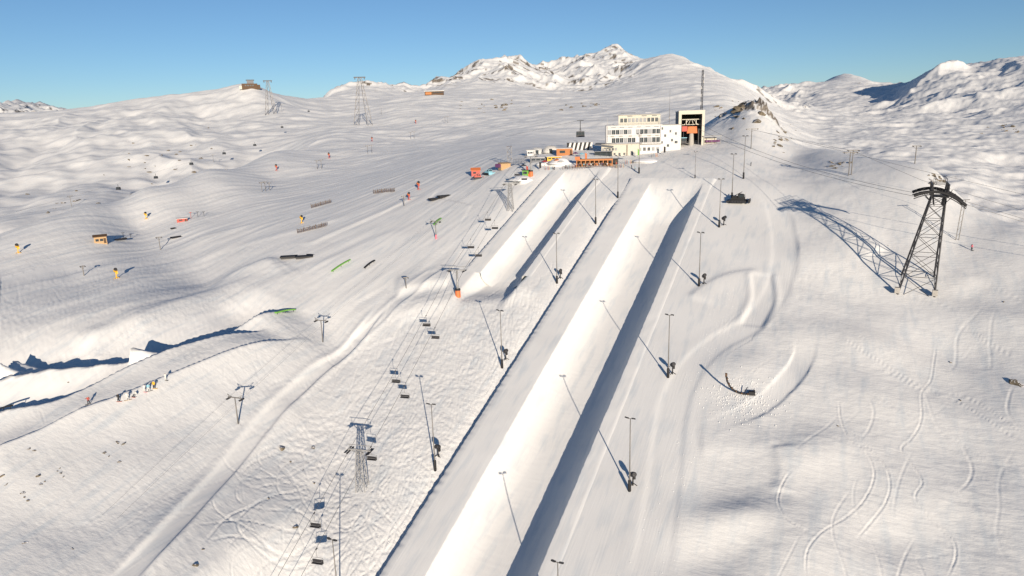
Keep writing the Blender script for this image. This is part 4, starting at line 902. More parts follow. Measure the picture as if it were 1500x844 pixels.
# ------------------------------------------------------------------ terrace village left of the restaurant
def dome(px, py, r, label, m='tent'):
    q = G(px, py); t = thing('dome_tent', label, 'tent', q, -azof(q), 'pale domes on the terrace')
    pr = [(r*math.cos(a), r*.8*math.sin(a)) for a in [k*math.pi/2/7 for k in range(7)]]+[(.02, r*.8)]; MB().lathe(pr, (0,0,-.3), 16).build('shell', m, t, True)
    mm = MB()
    for k in range(8): a = k*math.pi/8; mm.tube([(r*1.01*math.cos(b)*math.cos(a), r*1.01*math.cos(b)*math.sin(a), -.3+r*.81*math.sin(b)) for b in [j*math.pi/8 for j in range(9)]], .05, 3)
    mm.build('rib', 'grey', t); MB().box((0,-r*.96,.8), (1.4,.4,2.2)).build('door', 'glass', t); return t
dome(787, 225, 4.2, 'left pale dome tent on the terrace edge', 'pale'); dome(807, 223, 4.6, 'right and larger pale dome tent on the terrace')
def hut(px, py, d, label, wall, roof, name='hut', cat='hut', rz=0, win=2, pitch=.35, door=True):
    q = G(px, py); t = thing(name, label, cat, q, -azof(q)+rz); w, l, h = d
    MB().box((0,l/2,h/2-.5), (w,l,h+1)).build('wall', wall, t)
    r = MB(); r.prism([(-.4,h+.02),(l/2,h+.02+l*pitch*.5),(l+.4,h+.02),(l+.4,h+.22),(l/2,h+.27+l*pitch*.5),(-.4,h+.22)], w+.8) if pitch else r.box((0,l/2,h+.14), (w+.8,l+.8,.24)); r.build('roof', roof, t)
    for i in range(win): x = -w/2+w*(i+.7)/(win+.9); a = MB().box((x,-.04,h*.55), (w/(win+2),.1,h*.35)).build('window', 'glass', t)
    if door: MB().box((w/2-.8,-.05,h*.4), (.9,.1,h*.75)).build('door', 'dwood', t)
    return t
hut(779, 228, (5,4,2.6), 'small white framed stall left of the dome tents', 'white', 'pale', pitch=.2, win=3); hut(790, 237, (9,4,1.9), 'low dark drinks stall in front of the dome tents', 'slate', 'white', pitch=0, win=3); hut(812, 235, (7,3,1.7), 'low yellow fronted stall right of the dome tents', 'yellow', 'pale', pitch=0, win=3)
hut(827, 228, (8,5,3.4), 'orange timber bar behind the terrace', 'wood', 'white', pitch=.1, win=1); hut(862, 218, (4,4,3), 'white kiosk beside the striped wind wall', 'white', 'slate', pitch=0, win=1)
# striped black and white wind wall
q = G(848, 220); t = thing('striped_wall', 'slanting black and white striped wind wall above the terrace', 'wall', q, -azof(q))
MB().box((0,.2,1.9), (12.5,.2,4.0)).build('backing', 'black', t)
for k in range(6):
    x = -5.6+k*2.2; MB().quadpts([(x-.2,.06,-.05),(x+.9,.06,-.05),(x+1.9,.06,3.85),(x+.8,.06,3.85),(x-.2,.09,-.05),(x+.9,.09,-.05),(x+1.9,.09,3.85),(x+.8,.09,3.85)], [(0,1,2,3),(7,6,5,4),(0,4,5,1),(1,5,6,2),(2,6,7,3),(3,7,4,0)]).build('stripe', 'white', t)
# dark blue lounge canopy below the annexe
q = G(884, 230); t = thing('lounge_canopy', 'dark lounge shelter in front of the cream annexe', 'shelter', q, -azof(q)+.05)
MB().box((0,1.5,2.6), (9,4,.35)).build('roof', 'slate', t); MB().box((0,3.2,1.2), (8.6,.2,2.6)).build('back_wall', 'glass', t)
for x in (-4.2,-1.4,1.4,4.2): MB().beam((x,-.3,-.5), (x,-.3,2.5), .08).build('post', 'dark', t)
# timber terrace with railing and plank deck
q = G(866, 243); t = thing('timber_terrace', 'long orange timber terrace bar with dark openings below the restaurant', 'terrace', q, -azof(q)+.03)
MB().box((1.5,2.4,2.9), (17,5,.3)).build('roof', 'wood', t); MB().box((1.5,4.6,1.3), (16.6,.25,3.2)).build('back_wall', 'dwood', t); MB().box((1.5,2.4,-.35), (18,5.4,.5)).build('deck', 'plywood', t)
for k in range(9): MB().box((-6.7+k*2.05,.1,1.35), (.42,.3,3.0)).build('post', 'wood', t)
for k in range(8):
    if k not in (2, 5): MB().box((-5.7+k*2.05,.25,.45), (1.5,.12,.95)).build('panel', ('wood' if k % 3 else 'dwood'), t)
MB().box((1.5,-.02,2.55), (17,.2,.5)).build('fascia', 'wood', t)
MB().box((-6.4,-.6,3.6), (2.2,2,1.5)).build('orange_box', 'orange', t)
q = G(862, 247); t = thing('terrace_railing', 'low dark railing with rope along the front of the timber terrace', 'railing', q, -azof(q)+.02)
m = MB()
for k in range(23): m.beam((-12+k*1.15,0,-.4), (-12+k*1.15,0,1.15), .07)
m.build('post', 'dwood', t)
for z in (.5, .95): MB().box((.65,0,z), (25.6,.08,.09)).build('rail', 'dwood', t)
hut(897, 241, (5,3,2.4), 'black framed glass shelter at the right end of the timber terrace', 'black', 'dark', pitch=0, win=2)
# orange hoarding with purple banner left of the domes
q = G(741, 247); t = thing('orange_shed', 'orange plywood shed with a dark purple tarpaulin on its left', 'shed', q, -azof(q)+.5)
MB().box((0,1.5,.9), (5.5,3,3.2)).build('wall', 'plywood', t); MB().box((0,1.5,2.6), (5.9,3.4,.2), 0, .15).build('roof', 'plywood', t); MB().box((-3.6,1,1.6), (2.4,2.4,1.7), .4).build('tarpaulin', 'purple', t)
q = G(741, 247); t = thing('scaffold_tower', 'square scaffold tower standing behind the orange plywood shed', 'scaffold', on(q.x+2, q.y+9), 0)
mb = {'leg': [], 'brace': []}; lattice(mb, (1.2,1.2), (1.2,1.2), 9, 0, .08, 3, .05); m = MB(); [m.beam(a, b, r) for a, b, r in mb['leg']]; m.build('leg', 'pole', t); m = MB(); [m.beam(a, b, r, n=3) for a, b, r in mb['brace']]; m.build('bracing', 'pole', t); MB().box((0,0,9), (2.6,2.6,.1)).build('platform', 'dwood', t)
q = G(763, 240); t = thing('picket_railing', 'row of dark upright posts between the orange shed and the domes', 'railing', q, -azof(q)-.2)
m = MB()
for k in range(10): m.beam((-3.6+k*.8,0,-.3), (-3.6+k*.8,0,2.4), .06)
m.build('post', 'dark', t); MB().box((0,0,2.3), (7.6,.08,.1)).build('rail', 'dark', t)
q = G(779, 258); t = thing('lift_cabin_orange', 'small green and orange lift hut at the foot of the top tower', 'hut', on(q.x-2.6, q.y+1.5), -.4)
MB().box((0,0,1.2), (2.8,2.4,3.0)).build('wall', 'green', t); MB().box((0,-.1,2.8), (3.2,2.8,.2)).build('roof', 'dark', t); MB().box((0,-1.24,1.6), (1.8,.1,1.1)).build('window', 'glass', t); MB().box((1.9,-.4,.4), (1.1,1.1,1.6)).build('padded_box', 'orange', t)
# parasols, ski racks and banners on the terrace
def parasol(px, py, col, label):
    q = G(px, py); t = thing('parasol', label, 'parasol', q, 0, 'parasols round the terrace'); MB().beam((0,0,-.3), (0,0,2.6), .05).build('pole', 'pole', t); MB().lathe([(1.6,1.95),(1.55,2.05),(.05,2.75)], n=8).build('canopy', col, t)
for px, py, c_, l_ in ((816,241,'orange','orange parasol in front of the yellow stall'),(822,243,'pale','pale parasol right of the orange one'),(843,231,'purple','purple parasol between the orange bar and the striped wall'),(852,232,'blue','blue parasol left of the lounge shelter'),(767,249,'dark','dark parasol by the picket railing'),(798,243,'red','red parasol below the dark drinks stall'),(916,236,'pale','pale parasol in front of the cream annexe')): parasol(px, py, c_, l_)
def ski_rack(px, py, rz, label):
    q = G(px, py); t = thing('ski_rack', label, 'ski rack', q, rz, 'ski racks by the terrace'); MB().beam((-2,0,.9), (2,0,.9), .05).beam((-2,0,-.2), (-2,0,.9), .05).beam((2,0,-.2), (2,0,.9), .05).build('frame', 'dark', t)
    for k in range(9): MB().box((-1.8+k*.45,.12,.85), (.09,.05,1.75), 0, random.uniform(-.25,-.1)).build('ski', random.choice(('red','blue','black','yellow','white','orange')), t)
for px, py, l_ in ((838,247,'ski rack with coloured skis left of the terrace railing'),(908,246,'ski rack right of the glass shelter'),(922,240,'ski rack in front of the annexe corner'),(805,249,'ski rack below the dome tents'),(960,230,'ski rack right of the green booth')): ski_rack(px, py, random.uniform(-.4,.4), l_)
def banner(px, py, c_, label):
    q = G(px, py); t = thing('banner_flag', label, 'flag', q, -.3, 'banner flags near the station'); MB().beam((0,0,-.3), (0,0,4.2), .05).build('pole', 'pole', t); MB().quadpts([(0,0,1),(.9,.05,1.2),(.95,.12,3.7),(0,0,4.1),(0,.04,1),(.9,.09,1.2),(.95,.16,3.7),(0,.04,4.1)], [(0,1,2,3),(7,6,5,4),(0,4,5,1),(1,5,6,2),(2,6,7,3),(3,7,4,0)]).build('cloth', c_, t)
for px, py, c_, l_ in ((771,256,'red','red banner left of the green lift hut'),(790,250,'black','black banner between lift hut and domes'),(857,237,'orange','orange banner above the timber terrace'),(934,231,'green','green banner left of the green booth'),(972,227,'black','black banner in front of the connecting wing')): banner(px, py, c_, l_)
def mound(px, py, r, h, label):
    q = G(px, py); b = MB().lathe([(r*1.3,-.6),(r,.1*h),(r*.8,.55*h),(r*.45,.9*h),(.05,h)], n=14)
    b.v = [(x*(1+.2*math.sin(3*math.atan2(y, x)+px)), y*(1+.2*math.cos(2*math.atan2(y, x)+py)), z) for x, y, z in b.v]; o = b.build('snow_heap', 'wallsnow', None, True); o.location = q; tag(o, label, 'snow heap', 'ploughed snow heaps by the terrace')
for px, py, r, h, l_ in ((822,238,5,2.2,'ploughed snow heap left of the timber terrace'),(765,262,5,1.6,'snow heap left of the green lift hut'),(888,236,4,1.3,'snow heap between lounge shelter and glass shelter'),(946,235,5,1.2,'low snow heap below the green booth'),(797,240,3,1.2,'snow heap in front of the drinks stall')): mound(px, py, r, h, l_)
# summit hut, ridge restaurant, left piste huts
q = G(366, 129, 0, 900); t = thing('summit_hut', 'brown flat-topped hut on the highest point of the left ridge', 'building', q, -azof(q))
MB().box((0,4,3), (32,14,12)).build('wall', 'dwood', t); MB().box((2,4,12), (14,9,8)).build('upper_storey', 'slate', t); MB().box((2,4,16.6), (17,11,1.2)).build('roof', 'dark', t); MB().box((-16,2,1), (10,8,7)).build('annexe', 'cream', t); MB().box((17,2,2), (9,8,9)).build('annexe', 'dwood', t)
for x in (-8,-3,2,7): MB().box((x,-3.1,5), (3,.3,2.5)).build('window', 'glass', t)
q = G(636, 139, 0, 1200); t = thing('ridge_restaurant', 'long low brown restaurant with a white roof below the rocky plateau', 'building', q, -azof(q)-.1)
MB().box((0,6,3), (50,14,12)).build('wall', 'dwood', t); MB().box((1,6,9.8), (54,18,1.6)).build('roof', 'pale', t); MB().box((-15,-1.2,4), (16,.4,6)).build('timber_panel', 'wood', t)
for k in range(6): MB().box((0+k*4.3,-1.2,5.5), (3,.4,2.6)).build('window', 'glass', t)
hut(148, 357, (5,4,3), 'small brown wooden hut at the left end of a dark pipe stack', 'plywood', 'dwood'); hut(267, 325, (5,3,1.6), 'low red shed on the open piste beside small poles', 'red', 'pale', pitch=0, win=1)
hut(697, 257, (4.5,4,2.4), 'red tent-roofed ski school hut on the slope left of the station', 'red', 'orange', pitch=.6, win=1, door=False)
def sled_stack(px, py, w, label, n=4, rz=.3):
    q = G(px, py); t = thing('pipe_stack', label, 'pipes', q, -azof(q)+rz)
    for i in range(n): a = MB().beam((-w/2+random.uniform(-.4,.4),i*.5,.25+.3*(i % 2)), (w/2+random.uniform(-.4,.4),i*.5+.3,.35+.3*(i % 2)), .22, n=7).build('pipe', 'dark', t)
    return t
sled_stack(172, 353, 9, 'dark stack of pipes right of the small brown hut', 5); sled_stack(259, 349, 5, 'small dark stack of pipes below the low red shed', 4); sled_stack(254, 336, 2.5, 'tiny dark pipe bundle between the red shed and the larger stack', 3)
for px, py, h, l in ((181,349,2.6,'first dark post right of the pipe stack'),(192,350,2.3,'second dark post right of the pipe stack'),(280,320,3.2,'red post with a flat top beside the red shed'),(290,318,2.8,'grey post right of the red topped post'),(299,317,2.4,'last grey post of the row by the red shed')):
    q = G(px, py); t = thing('slope_post', l, 'post', q, 0, 'short posts by the pipe stacks'); MB().beam((0,0,-.3), (0,0,h), .1).build('post', 'red' if 'red post' in l else 'dark', t); MB().box((0,0,h), (1.5,.2,.2)).build('crossbar', 'red' if 'red post' in l else 'dark', t)
# ------------------------------------------------------------------ picket snow fences
def fence(a, b, h, label):
    A = G(*a); B = G(*b); L = (B-A).length; n = int(L/.36); t = thing('picket_fence', label, 'fence', A, 0, 'picket snow fences on the piste'); d = (B-A)
    picks = []; base = None
    for k in range(min(n, 110)):
        u = k/n; p = A+d*u; z = gz(p.x, p.y)-A.z
        if base is None: base = MB().box((0,0,h/2), (.16,.07,h)).build('picket', 'brush', t); o = base
        else: o = base.copy(); COL.objects.link(o); o.parent = t
        o.location = (d.x*u, d.y*u, z-.15+random.uniform(-.12,.12)); o.rotation_euler = (random.uniform(-.12,.12), random.uniform(-.1,.1), math.atan2(d.y, d.x)+random.uniform(-.3,.3))
    for k in range(0, n, 8): u = k/n; p = A+d*u; MB().beam((d.x*u,d.y*u,gz(p.x,p.y)-A.z-.4), (d.x*u+random.uniform(-.2,.2),d.y*u,gz(p.x,p.y)-A.z+h+.35), .09).build('stake', 'dwood', t)
    for zz in (.35, .8): 
        m = MB(); pts = [Vector((d.x*k/10, d.y*k/10, gz(A.x+d.x*k/10, A.y+d.y*k/10)-A.z+h*zz)) for k in range(11)]; m.tube(pts, .04, 3); m.build('wire', 'dark', t)
fence((436,342), (480,331), 2.0, 'nearest dark picket fence, beside the yellow snow gun'); fence((456,305), (486,297), 2.0, 'middle dark picket fence, left of the three poles'); fence((547,284), (579,281), 2.2, 'farthest dark picket fence, highest on the piste')
# ------------------------------------------------------------------ snow park boxes and rails
def rail(a, b, h, m, label, w=.5, hh=.25):
    A = G(*a); B = G(*b); d = B-A; t = thing('park_rail', label, 'rail', A, 0); n = 12; P = [Vector((d.x*k/n, d.y*k/n, gz(A.x+d.x*k/n, A.y+d.y*k/n)-A.z+h)) for k in range(n+1)]
    top = [P[0].lerp(P[-1], k/n)+Vector((0,0,.25*math.sin(math.pi*k/n))) for k in range(n+1)]
    body = MB(); rz = math.atan2(d.y, d.x); s = Vector((-math.sin(rz), math.cos(rz), 0))*w/2
    V = [];F = []
    for p in top: V += [p-s, p+s, p+s-Vector((0,0,hh)), p-s-Vector((0,0,hh))]
    for k in range(n):
        for j in range(4): F.append((k*4+j, k*4+(j+1) % 4, (k+1)*4+(j+1) % 4, (k+1)*4+j))
    F += [(3,2,1,0), (n*4,n*4+1,n*4+2,n*4+3)]
    body.quadpts(V, F).build('slide_surface', m, t)
    for k in (1, n//2, n-1): MB().beam(top[k]-Vector((0,0,hh)), top[k]-Vector((0,0,h+1.2)), .09).build('leg', 'dark', t)
    return t
rail((486,400), (513,383), .9, 'green', 'long green park rail on the groomed park slope', .7, .4); rail((534,395), (549,384), .9, 'black', 'short black park rail right of the long green rail', .7, .4); rail((636,331), (646,322), .9, 'green', 'green park rail behind the far drag lift tower', .8, .4)
rail((404,461), (432,456), .9, 'green', 'short green park box at the start of the long blue shadow', .9, .5); rail((-6,606), (18,598), .9, 'black', 'dark park rail at the left edge of the picture', .6, .4)
def boxes(px, py, specs, label, m='black', tilt=0.):
    q = G(px, py); t = thing('park_box', label, 'ramp', q, -azof(q)); 
    for x, y, l, w, rz in specs: MB().box((x,y,.45), (l,w,.55), rz, 0).build('box', m, t); MB().box((x,y,.1), (l*.9,w*.7,.9), rz, 0).build('base', 'dark', t)
boxes(440, 377, [(-4.5,1.4,6.5,3.6,-.12),(1.5,-1.2,7,3.8,-.1),(5.2,1.6,5.5,3.2,.05)], 'wide black boxes lying together at the knuckle of the long jump')
boxes(640, 292, [(0,0,8.5,3.0,.55)], 'left black box of the slanted pair on the upper park slope'); boxes(653, 288, [(0,0,8.5,3.0,.55)], 'right black box of the slanted pair on the upper park slope')
SNOWP = snow_mat('shaped_snow', False)
# ------------------------------------------------------------------ vehicles
def groomer(px, py, label, body, rz, sc=1.):
    q = G(px, py); t = thing('snow_groomer', label, 'snow groomer', q, rz); t.scale = (sc,)*3
    for sx in (-1, 1):
        tr = MB(); pr = [(-2.6,.35),(-2.1,.05),(2.1,.05),(2.6,.35),(2.5,.85),(1.9,1.05),(-1.9,1.05),(-2.5,.85)]; tr.prism(pr, 1.3, (sx*1.35,0,0)); tk = tr.build('track', 'black', t)
        for k in range(5): MB().lathe([(.36,-.1),(.36,.1)], (sx*2.03,-1.7+k*.85,.5), 10, rot=Matrix.Rotation(math.pi/2, 3, 'Y')).build('wheel', 'dark', tk)
    MB().box((0,.3,1.35), (2.5,4.3,.7)).build('chassis', body, t); MB().prism([(-1.9,1.7),(-1.7,2.7),(-.3,2.95),(.2,2.9),(.2,1.7)], 2.3).build('cab', body, t); MB().prism([(-1.93,1.95),(-1.78,2.6),(-1.6,2.6),(-1.6,1.95)], 2.1).build('windscreen', 'glass', t)
    for sx in (-1, 1): MB().box((sx*1.17,-.8,2.3), (.06,1.2,.75)).build('side_window', 'glass', t)
    MB().prism([(-3.6,.1),(-3.3,.0),(-3.2,1.3),(-3.45,1.25)], 4.4).build('blade', body, t); MB().beam((-.8,-1.8,.9), (-.8,-3.3,.6), .1).beam((.8,-1.8,.9), (.8,-3.3,.6), .1).build('blade_arm', 'dark', t)
    MB().box((0,3.2,.5), (4.4,1.1,.55)).build('tiller', 'dark', t); MB().box((0,1.2,1.95), (1.8,1.6,.5)).build('engine_cover', body, t); MB().beam((0,1.8,2.1), (0,-1.0,3.6), .13).build('winch_arm', 'dark', t)
    for sx in (-1, 1): MB().box((sx*.8,-1.85,2.9), (.3,.15,.18)).build('headlight', 'lamp', t)
    return t
groomer(1082, 297, 'black snow groomer parked at the top right of the big halfpipe', 'black', 1.1, 1.15); groomer(716, 256, 'blue tarpaulin covered groomer left of the orange shed', 'blue', .6, .9); groomer(700, 262, 'red snow groomer beside the ski school hut', 'red', 1.8, .8)
# curved halfpipe cutting arm left in the snow
q = G(1085, 578); t = thing('pipe_cutter_arm', 'curved black halfpipe cutting arm standing in the snow right of the pipe', 'machine', q, -.25)
pts = [(-3.6, 0, 4.6), (-3.3, -.1, 3.2), (-2.7, -.2, 2.1), (-1.8, -.3, 1.2), (-.7, -.4, .6), (.8, -.4, .35), (2.2, -.3, .3)]
m = MB(); m.tube(pts, .24, 7); m.build('curved_arm', 'black', t)
for k in range(1, len(pts)): a = Vector(pts[k-1]); b = Vector(pts[k]); c = a.lerp(b, .5); MB().box(c+Vector((.12, -.25, .12)), (.3, .35, .45), 0, 0).build('cutter_tooth', 'dwood', t)
MB().box((-3.62,0,4.9), (.5,.4,.9)).build('drive_head', 'dwood', t); MB().box((2.6,0,.55), (1.5,1.1,.9)).build('gearbox', 'black', t); MB().beam((2.0,.5,.3), (3.4,1.3,.9), .12).build('strut', 'dark', t); MB().beam((.6,-.4,.4), (1.6,.9,1.7), .1).build('strut', 'dark', t)
# ------------------------------------------------------------------ boulders
def boulder_mesh(seed, m='rock'):
    bm = bmesh.new(); bmesh.ops.create_icosphere(bm, subdivisions=2, radius=1); rr = random.Random(seed); off = [Vector((rr.uniform(-1,1), rr.uniform(-1,1), rr.uniform(-1,1))).normalized() for _ in range(9)]; cut = [rr.uniform(.3,.75) for _ in range(9)]
    for v in bm.verts:
        for o, c in zip(off, cut):
            e = v.co.dot(o)
            if e > c: v.co -= o*(e-c)
        v.co *= 1+rr.uniform(-.16,.16); v.co.z *= .7
    me = bpy.data.meshes.new('boulder'); bm.to_mesh(me); bm.free(); me.materials.append(M[m]); return me
BM = [boulder_mesh(i) for i in range(5)]
me_cap = [b.copy() for b in BM]
def rock(px, py, r, label, group=None, cap=False, D0=62.):
    r *= 1.35 if py > 400 else 1.
    q = G(px, py, 0, D0); o = bpy.data.objects.new('boulder', random.choice(BM)); COL.objects.link(o); o.location = q+Vector((0, 0, -r*.12)); o.rotation_euler = (random.uniform(-.3,.3), random.uniform(-.3,.3), random.uniform(0,6)); o.scale = (r*random.uniform(.9,1.4), r*random.uniform(.8,1.2), r*random.uniform(.6,1.0)); tag(o, label, 'rock', group); return o
for px, py, r, l in ((413,656,.95,'largest brown boulder left of the lattice lift tower'),(457,656,.6,'small boulder just left of the lattice lift tower'),(424,676,.55,'brown boulder below and right of the largest one'),(443,689,.4,'little snow-capped boulder above the lowest pair of chairs'),(460,707,.35,'tiny boulder just above the hanging blue-shadowed chairs'),
                  (392,731,.5,'dark broken rock alone on the slope left of the chairs'),(433,772,.7,'rounded boulder with a snow cap left of the pale chair'),(298,804,.35,'small rock above the bottom edge of the picture'),(287,828,.6,'long dark rock in the hollow at the bottom edge'),(37,795,.5,'dark stone half buried at the lower left'),(107,804,.3,'tiny lone stone at the lower left'),
                  (1486,562,1.2,'long dark rock at the right edge of the powder slope'),(1496,565,.8,'smaller dark rock touching the right edge of the picture'),(1407,586,.5,'dark stone in the middle of the right powder slope'),(1393,531,.4,'small stone on the upper right powder slope'),(1228,624,.4,'small stone at the start of the deepest ski track'),(1300,360,.4,'stone beside the shadow of the huge pylon'),(1470,442,.5,'dark stone right of the huge pylon foot')):
    rock(px, py, r, l)
random.seed(31)
for n_, (cl, gl) in enumerate(((((3,697,.6),(10,709,.4),(42,657,.35),(50,660,.45),(57,697,.6),(66,705,.2),(60,708,.6),(33,722,.5),(35,728,.4),(42,733,.4)), 'brown rocks scattered on the sunny knoll at the lower left'),
                     (((84,690,.3),(90,692,.5),(93,698,.3),(88,686,.2),(152,664,.35),(160,668,.3)), 'rocks in a loose row above the lower left knoll'),
                     (((172,648,.5),(181,650,.5),(154,663,.4),(175,676,.4),(100,560,.2)), 'dark rocks under the crest below the row of people'))):
    for px, py, r in cl: rock(px, py, r, 'small brown rock among those '+{0:'scattered on the sunny knoll at lower left', 1:'in a loose row above the lower left knoll', 2:'under the crest below the row of people'}[n_], gl)
def cliff(cx, cy, wx, wy, n, r0, r1, lab, grp, D0=62.):
    for k in range(n): rock(cx+random.gauss(0, wx), cy+random.gauss(0, wy), random.uniform(r0, r1), lab, grp, D0=D0)
cliff(1150, 200, 11, 10, 26, .8, 2.2, 'brown rock in the broken outcrop on the crest right of the station', 'rocks of the crest outcrop'); cliff(1222, 241, 12, 4, 16, .6, 1.7, 'brown rock around the foot of the ridge masts', 'rocks round the ridge masts')
cliff(1370, 262, 9, 4, 14, .6, 1.6, 'rock in the snowy heap behind the head of the huge pylon', 'rocks behind the huge pylon'); cliff(1082, 163, 20, 10, 34, 1.2, 3.6, 'jagged rock on the knoll behind the radio mast', 'rocks on the knoll behind the station')
cliff(1480, 190, 24, 5, 16, 3, 8, 'dark rock outcrop on the far right plateau', 'rocks on the far plateau', 600); cliff(225, 235, 45, 22, 24, 1.5, 4, 'small rock on the sunny bank of the left valley', 'rocks on the left valley bank', 500); cliff(105, 300, 40, 12, 12, 1.5, 4, 'small rock low in the left valley', 'rocks low in the left valley', 480)
cliff(735, 156, 30, 4, 26, 3, 8, 'rock in the belt under the white plateau', 'rocks under the plateau', 700); cliff(860, 155, 15, 3, 12, 3, 8, 'rock on the brown patch above the hanging cable car', 'rocks above the hanging cable car', 700)
# ------------------------------------------------------------------ people
def person_mesh(pose):
    J = {'hip': (0,0,.92), 'chest': (0,0,1.3), 'neck': (0,0,1.5), 'head': (0,-.02,1.66), 'lk': (-.13,-.05,.5), 'la': (-.17,0,.08), 'lt': (-.19,-.16,.03), 'rk': (.13,-.05,.5), 'ra': (.17,0,.08), 'rt': (.19,-.16,.03),
         'ls': (-.2,0,1.43), 'le': (-.30,-.02,1.14), 'lw': (-.28,-.18,.92), 'rs': (.2,0,1.43), 're': (.32,-.02,1.15), 'rw': (.30,-.2,.95)}
    if pose == 1: J.update(le=(-.42,-.05,1.3), lw=(-.55,-.2,1.42), rk=(.2,-.18,.52), ra=(.22,-.05,.08), rt=(.24,-.2,.03))
    if pose == 2:
        for k in ('hip','chest','neck','head','ls','rs','le','re','lw','rw'): x, y, z = J[k]; J[k] = (x, y+.12-(z-.92)*.25, z-.62)
        J.update(lk=(-.18,-.35,.45), la=(-.2,-.68,.08), lt=(-.2,-.85,.12), rk=(.18,-.35,.45), ra=(.2,-.68,.08), rt=(.2,-.85,.12))
    N = list(J); R = dict(hip=.17, chest=.2, neck=.07, head=.125, lk=.085, la=.07, lt=.06, rk=.085, ra=.07, rt=.06, ls=.1, le=.065, lw=.05, rs=.1, re=.065, rw=.05)
    E = [('hip','chest'),('chest','neck'),('neck','head'),('hip','lk'),('lk','la'),('la','lt'),('hip','rk'),('rk','ra'),('ra','rt'),('chest','ls'),('ls','le'),('le','lw'),('chest','rs'),('rs','re'),('re','rw')]
    me = bpy.data.meshes.new('body'); me.from_pydata([J[n] for n in N], [(N.index(a), N.index(b)) for a, b in E], []); o = bpy.data.objects.new('tmp', me); COL.objects.link(o)
    md = o.modifiers.new('s', 'SKIN')
    for i, n in enumerate(N): me.skin_vertices[0].data[i].radius = (R[n],)*2; me.skin_vertices[0].data[i].use_root = n == 'hip'
    o.modifiers.new('d', 'SUBSURF').levels = 1; dg = bpy.context.evaluated_depsgraph_get(); m2 = bpy.data.meshes.new_from_object(o.evaluated_get(dg)); bpy.data.objects.remove(o)
    m2.materials.clear()
    for k in ('black', 'dark', 'skin', 'black'): m2.materials.append(M[k])
    hz = J['hip'][2]; nk = J['neck'][2]
    for p in m2.polygons:
        c = p.center; p.use_smooth = True
        legs = (c.z < hz-.02 and pose != 2) or (pose == 2 and (c.y < -.2 and c.z < .62 and abs(c.x) > .05) and not (abs(c.x) > .22 and c.z > .3))
        p.material_index = 1 if legs else (0 if c.z < nk+.04 else (2 if (c.y < -.05 and c.z < nk+.22) else 3))
    return m2, J
PM = [person_mesh(i) for i in range(3)]
def person(px, py, pose, jacket, trousers, helmet, label, rz=0, board=None, q=None, group='people along the edge of the snow park'):
    q = q or G(px, py); t = thing('person', label, 'person', q, rz, group); me, J = PM[pose]; b = bpy.data.objects.new('body', me); COL.objects.link(b); b.parent = t
    for i, m_ in ((0, jacket), (1, trousers), (3, helmet)): b.material_slots[i].link = 'OBJECT'; b.material_slots[i].material = M[m_]
    t.scale = (1.18,)*3 if q.y < 230 else (1,1,1)
    if board: B = MB().box((0,-.1 if pose != 2 else -.75,.02), (1.5,.28,.04)).build('snowboard', board, t)
    return t
for a in (((130,592),1,'red','dark','blue','person in a red jacket and pale blue helmet, leftmost of the park group','black'), ((174,588),0,'black','black','black','person dressed all in black, second from the left','red'), ((187,586),0,'pale','pale','white','person in pale cream clothes beside the black-clad one','plywood'),
          ((199,580),2,'pale','dark','blue','seated person with pale top in the middle of the group','red'), ((212,574),1,'white','pale','white','person in white with one arm raised','pink'), ((218,573),0,'blue','pale','white','person in light blue standing close to the one in white','dark'),
          ((226,569),0,'yellow','dark','yellow','person in a yellow jacket near the right end of the group','yellow'), ((243,557),0,'pale','pale','black','person in light grey with black helmet, rightmost of the group','dark')):
    person(a[0][0], a[0][1], *a[1:6], rz=random.uniform(-1, 1), board=a[6])
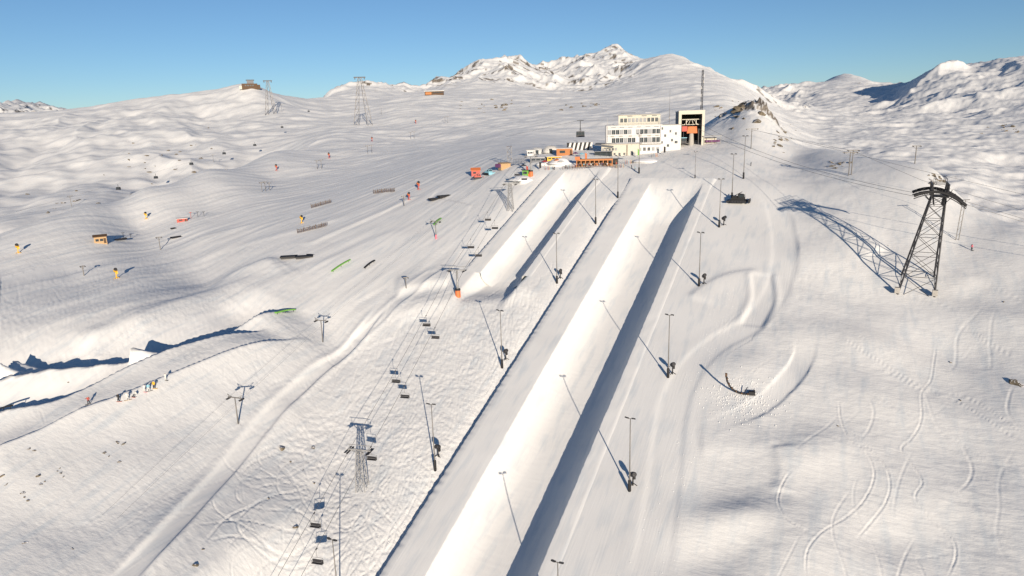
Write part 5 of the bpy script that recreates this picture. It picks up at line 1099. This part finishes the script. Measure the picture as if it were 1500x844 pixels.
for (px, py), m_, l in (((812,249),'dark','lone person in dark clothes standing below the domes'),((829,247),'black','person in black at the left end of the terrace railing'),((903,243),'red','person in red beside the glass shelter'),((925,247),'black','person in black near the floodlight below the restaurant'),((1100,243),'dark','lone skier on the slope right of the station'),((930,249),'blue','skier in blue below the restaurant'),((1423,367),'pink','skier in pink on the slope right of the huge pylon')):
    person(px, py, 0, m_, 'dark', 'black', l, rz=random.uniform(-2, 2), board='dark' if py > 240 and px > 900 else None, group='people on the slopes near the station')
for k in range(13):
    q = G(866, 243); a_ = -azof(q)+.03; x_ = -6+k*1.2+random.uniform(-.3, .3); y_ = random.uniform(-1.6, -.9); p_ = on(q.x+math.cos(a_)*x_-math.sin(a_)*y_, q.y+math.sin(a_)*x_+math.cos(a_)*y_)
    person(0, 0, k % 3 if k % 3 < 2 else 0, random.choice(('black','dark','red','blue','pale','purple','orange')), 'dark', 'black', 'guest standing at the front of the long orange timber terrace', rz=random.uniform(-3, 3), q=p_, group='guests at the timber terrace')
# ragged snow clods thrown up beside the pistes
def clods():
    V = []; F = []; rr = random.Random(5)
    def tet(x, y, z, r):
        n = len(V)
        for a, b, c in ((0,0,1),(.9,0,-.3),(-.5,.8,-.3),(-.5,-.8,-.3)): V.append((x+r*a*rr.uniform(.7,1.3), y+r*b*rr.uniform(.7,1.3), z+r*c*.8))
        F.extend([(n,n+1,n+2),(n,n+2,n+3),(n,n+3,n+1)])
    pts = []
    for _ in range(1500):
        s = rr.uniform(45, 245); t = -80.0-abs(rr.gauss(0, 2.2)); pts.append((t, s, rr.uniform(.04,.14)))
    for _ in range(500): s = rr.uniform(50, 240); pts.append((-26+rr.gauss(0, 2.5), s, rr.uniform(.04,.14)))
    for _ in range(500): t_, s_ = bts(1085, 585); pts.append((t_+rr.gauss(0, 4), s_+rr.gauss(0, 4), rr.uniform(.08,.24)))
    X = np.array([from_ts(t, s)[:2] for t, s, r in pts]); Z = full_z(X[:, 0], X[:, 1])
    for (x, y), z, (t, s, r) in zip(X, Z, pts): tet(x, y, z+r*.2, r)
    me = bpy.data.meshes.new('snow_clods'); me.from_pydata(V, [], F); me.materials.append(SNOWP); o = bpy.data.objects.new('snow_clods', me); COL.objects.link(o); o['kind'] = 'stuff'; tag(o, 'loose clods of snow scattered beside the groomed halfpipe decks', 'snow clods')
clods()
for _o in (ch, ga, gb, gc, fl): pass
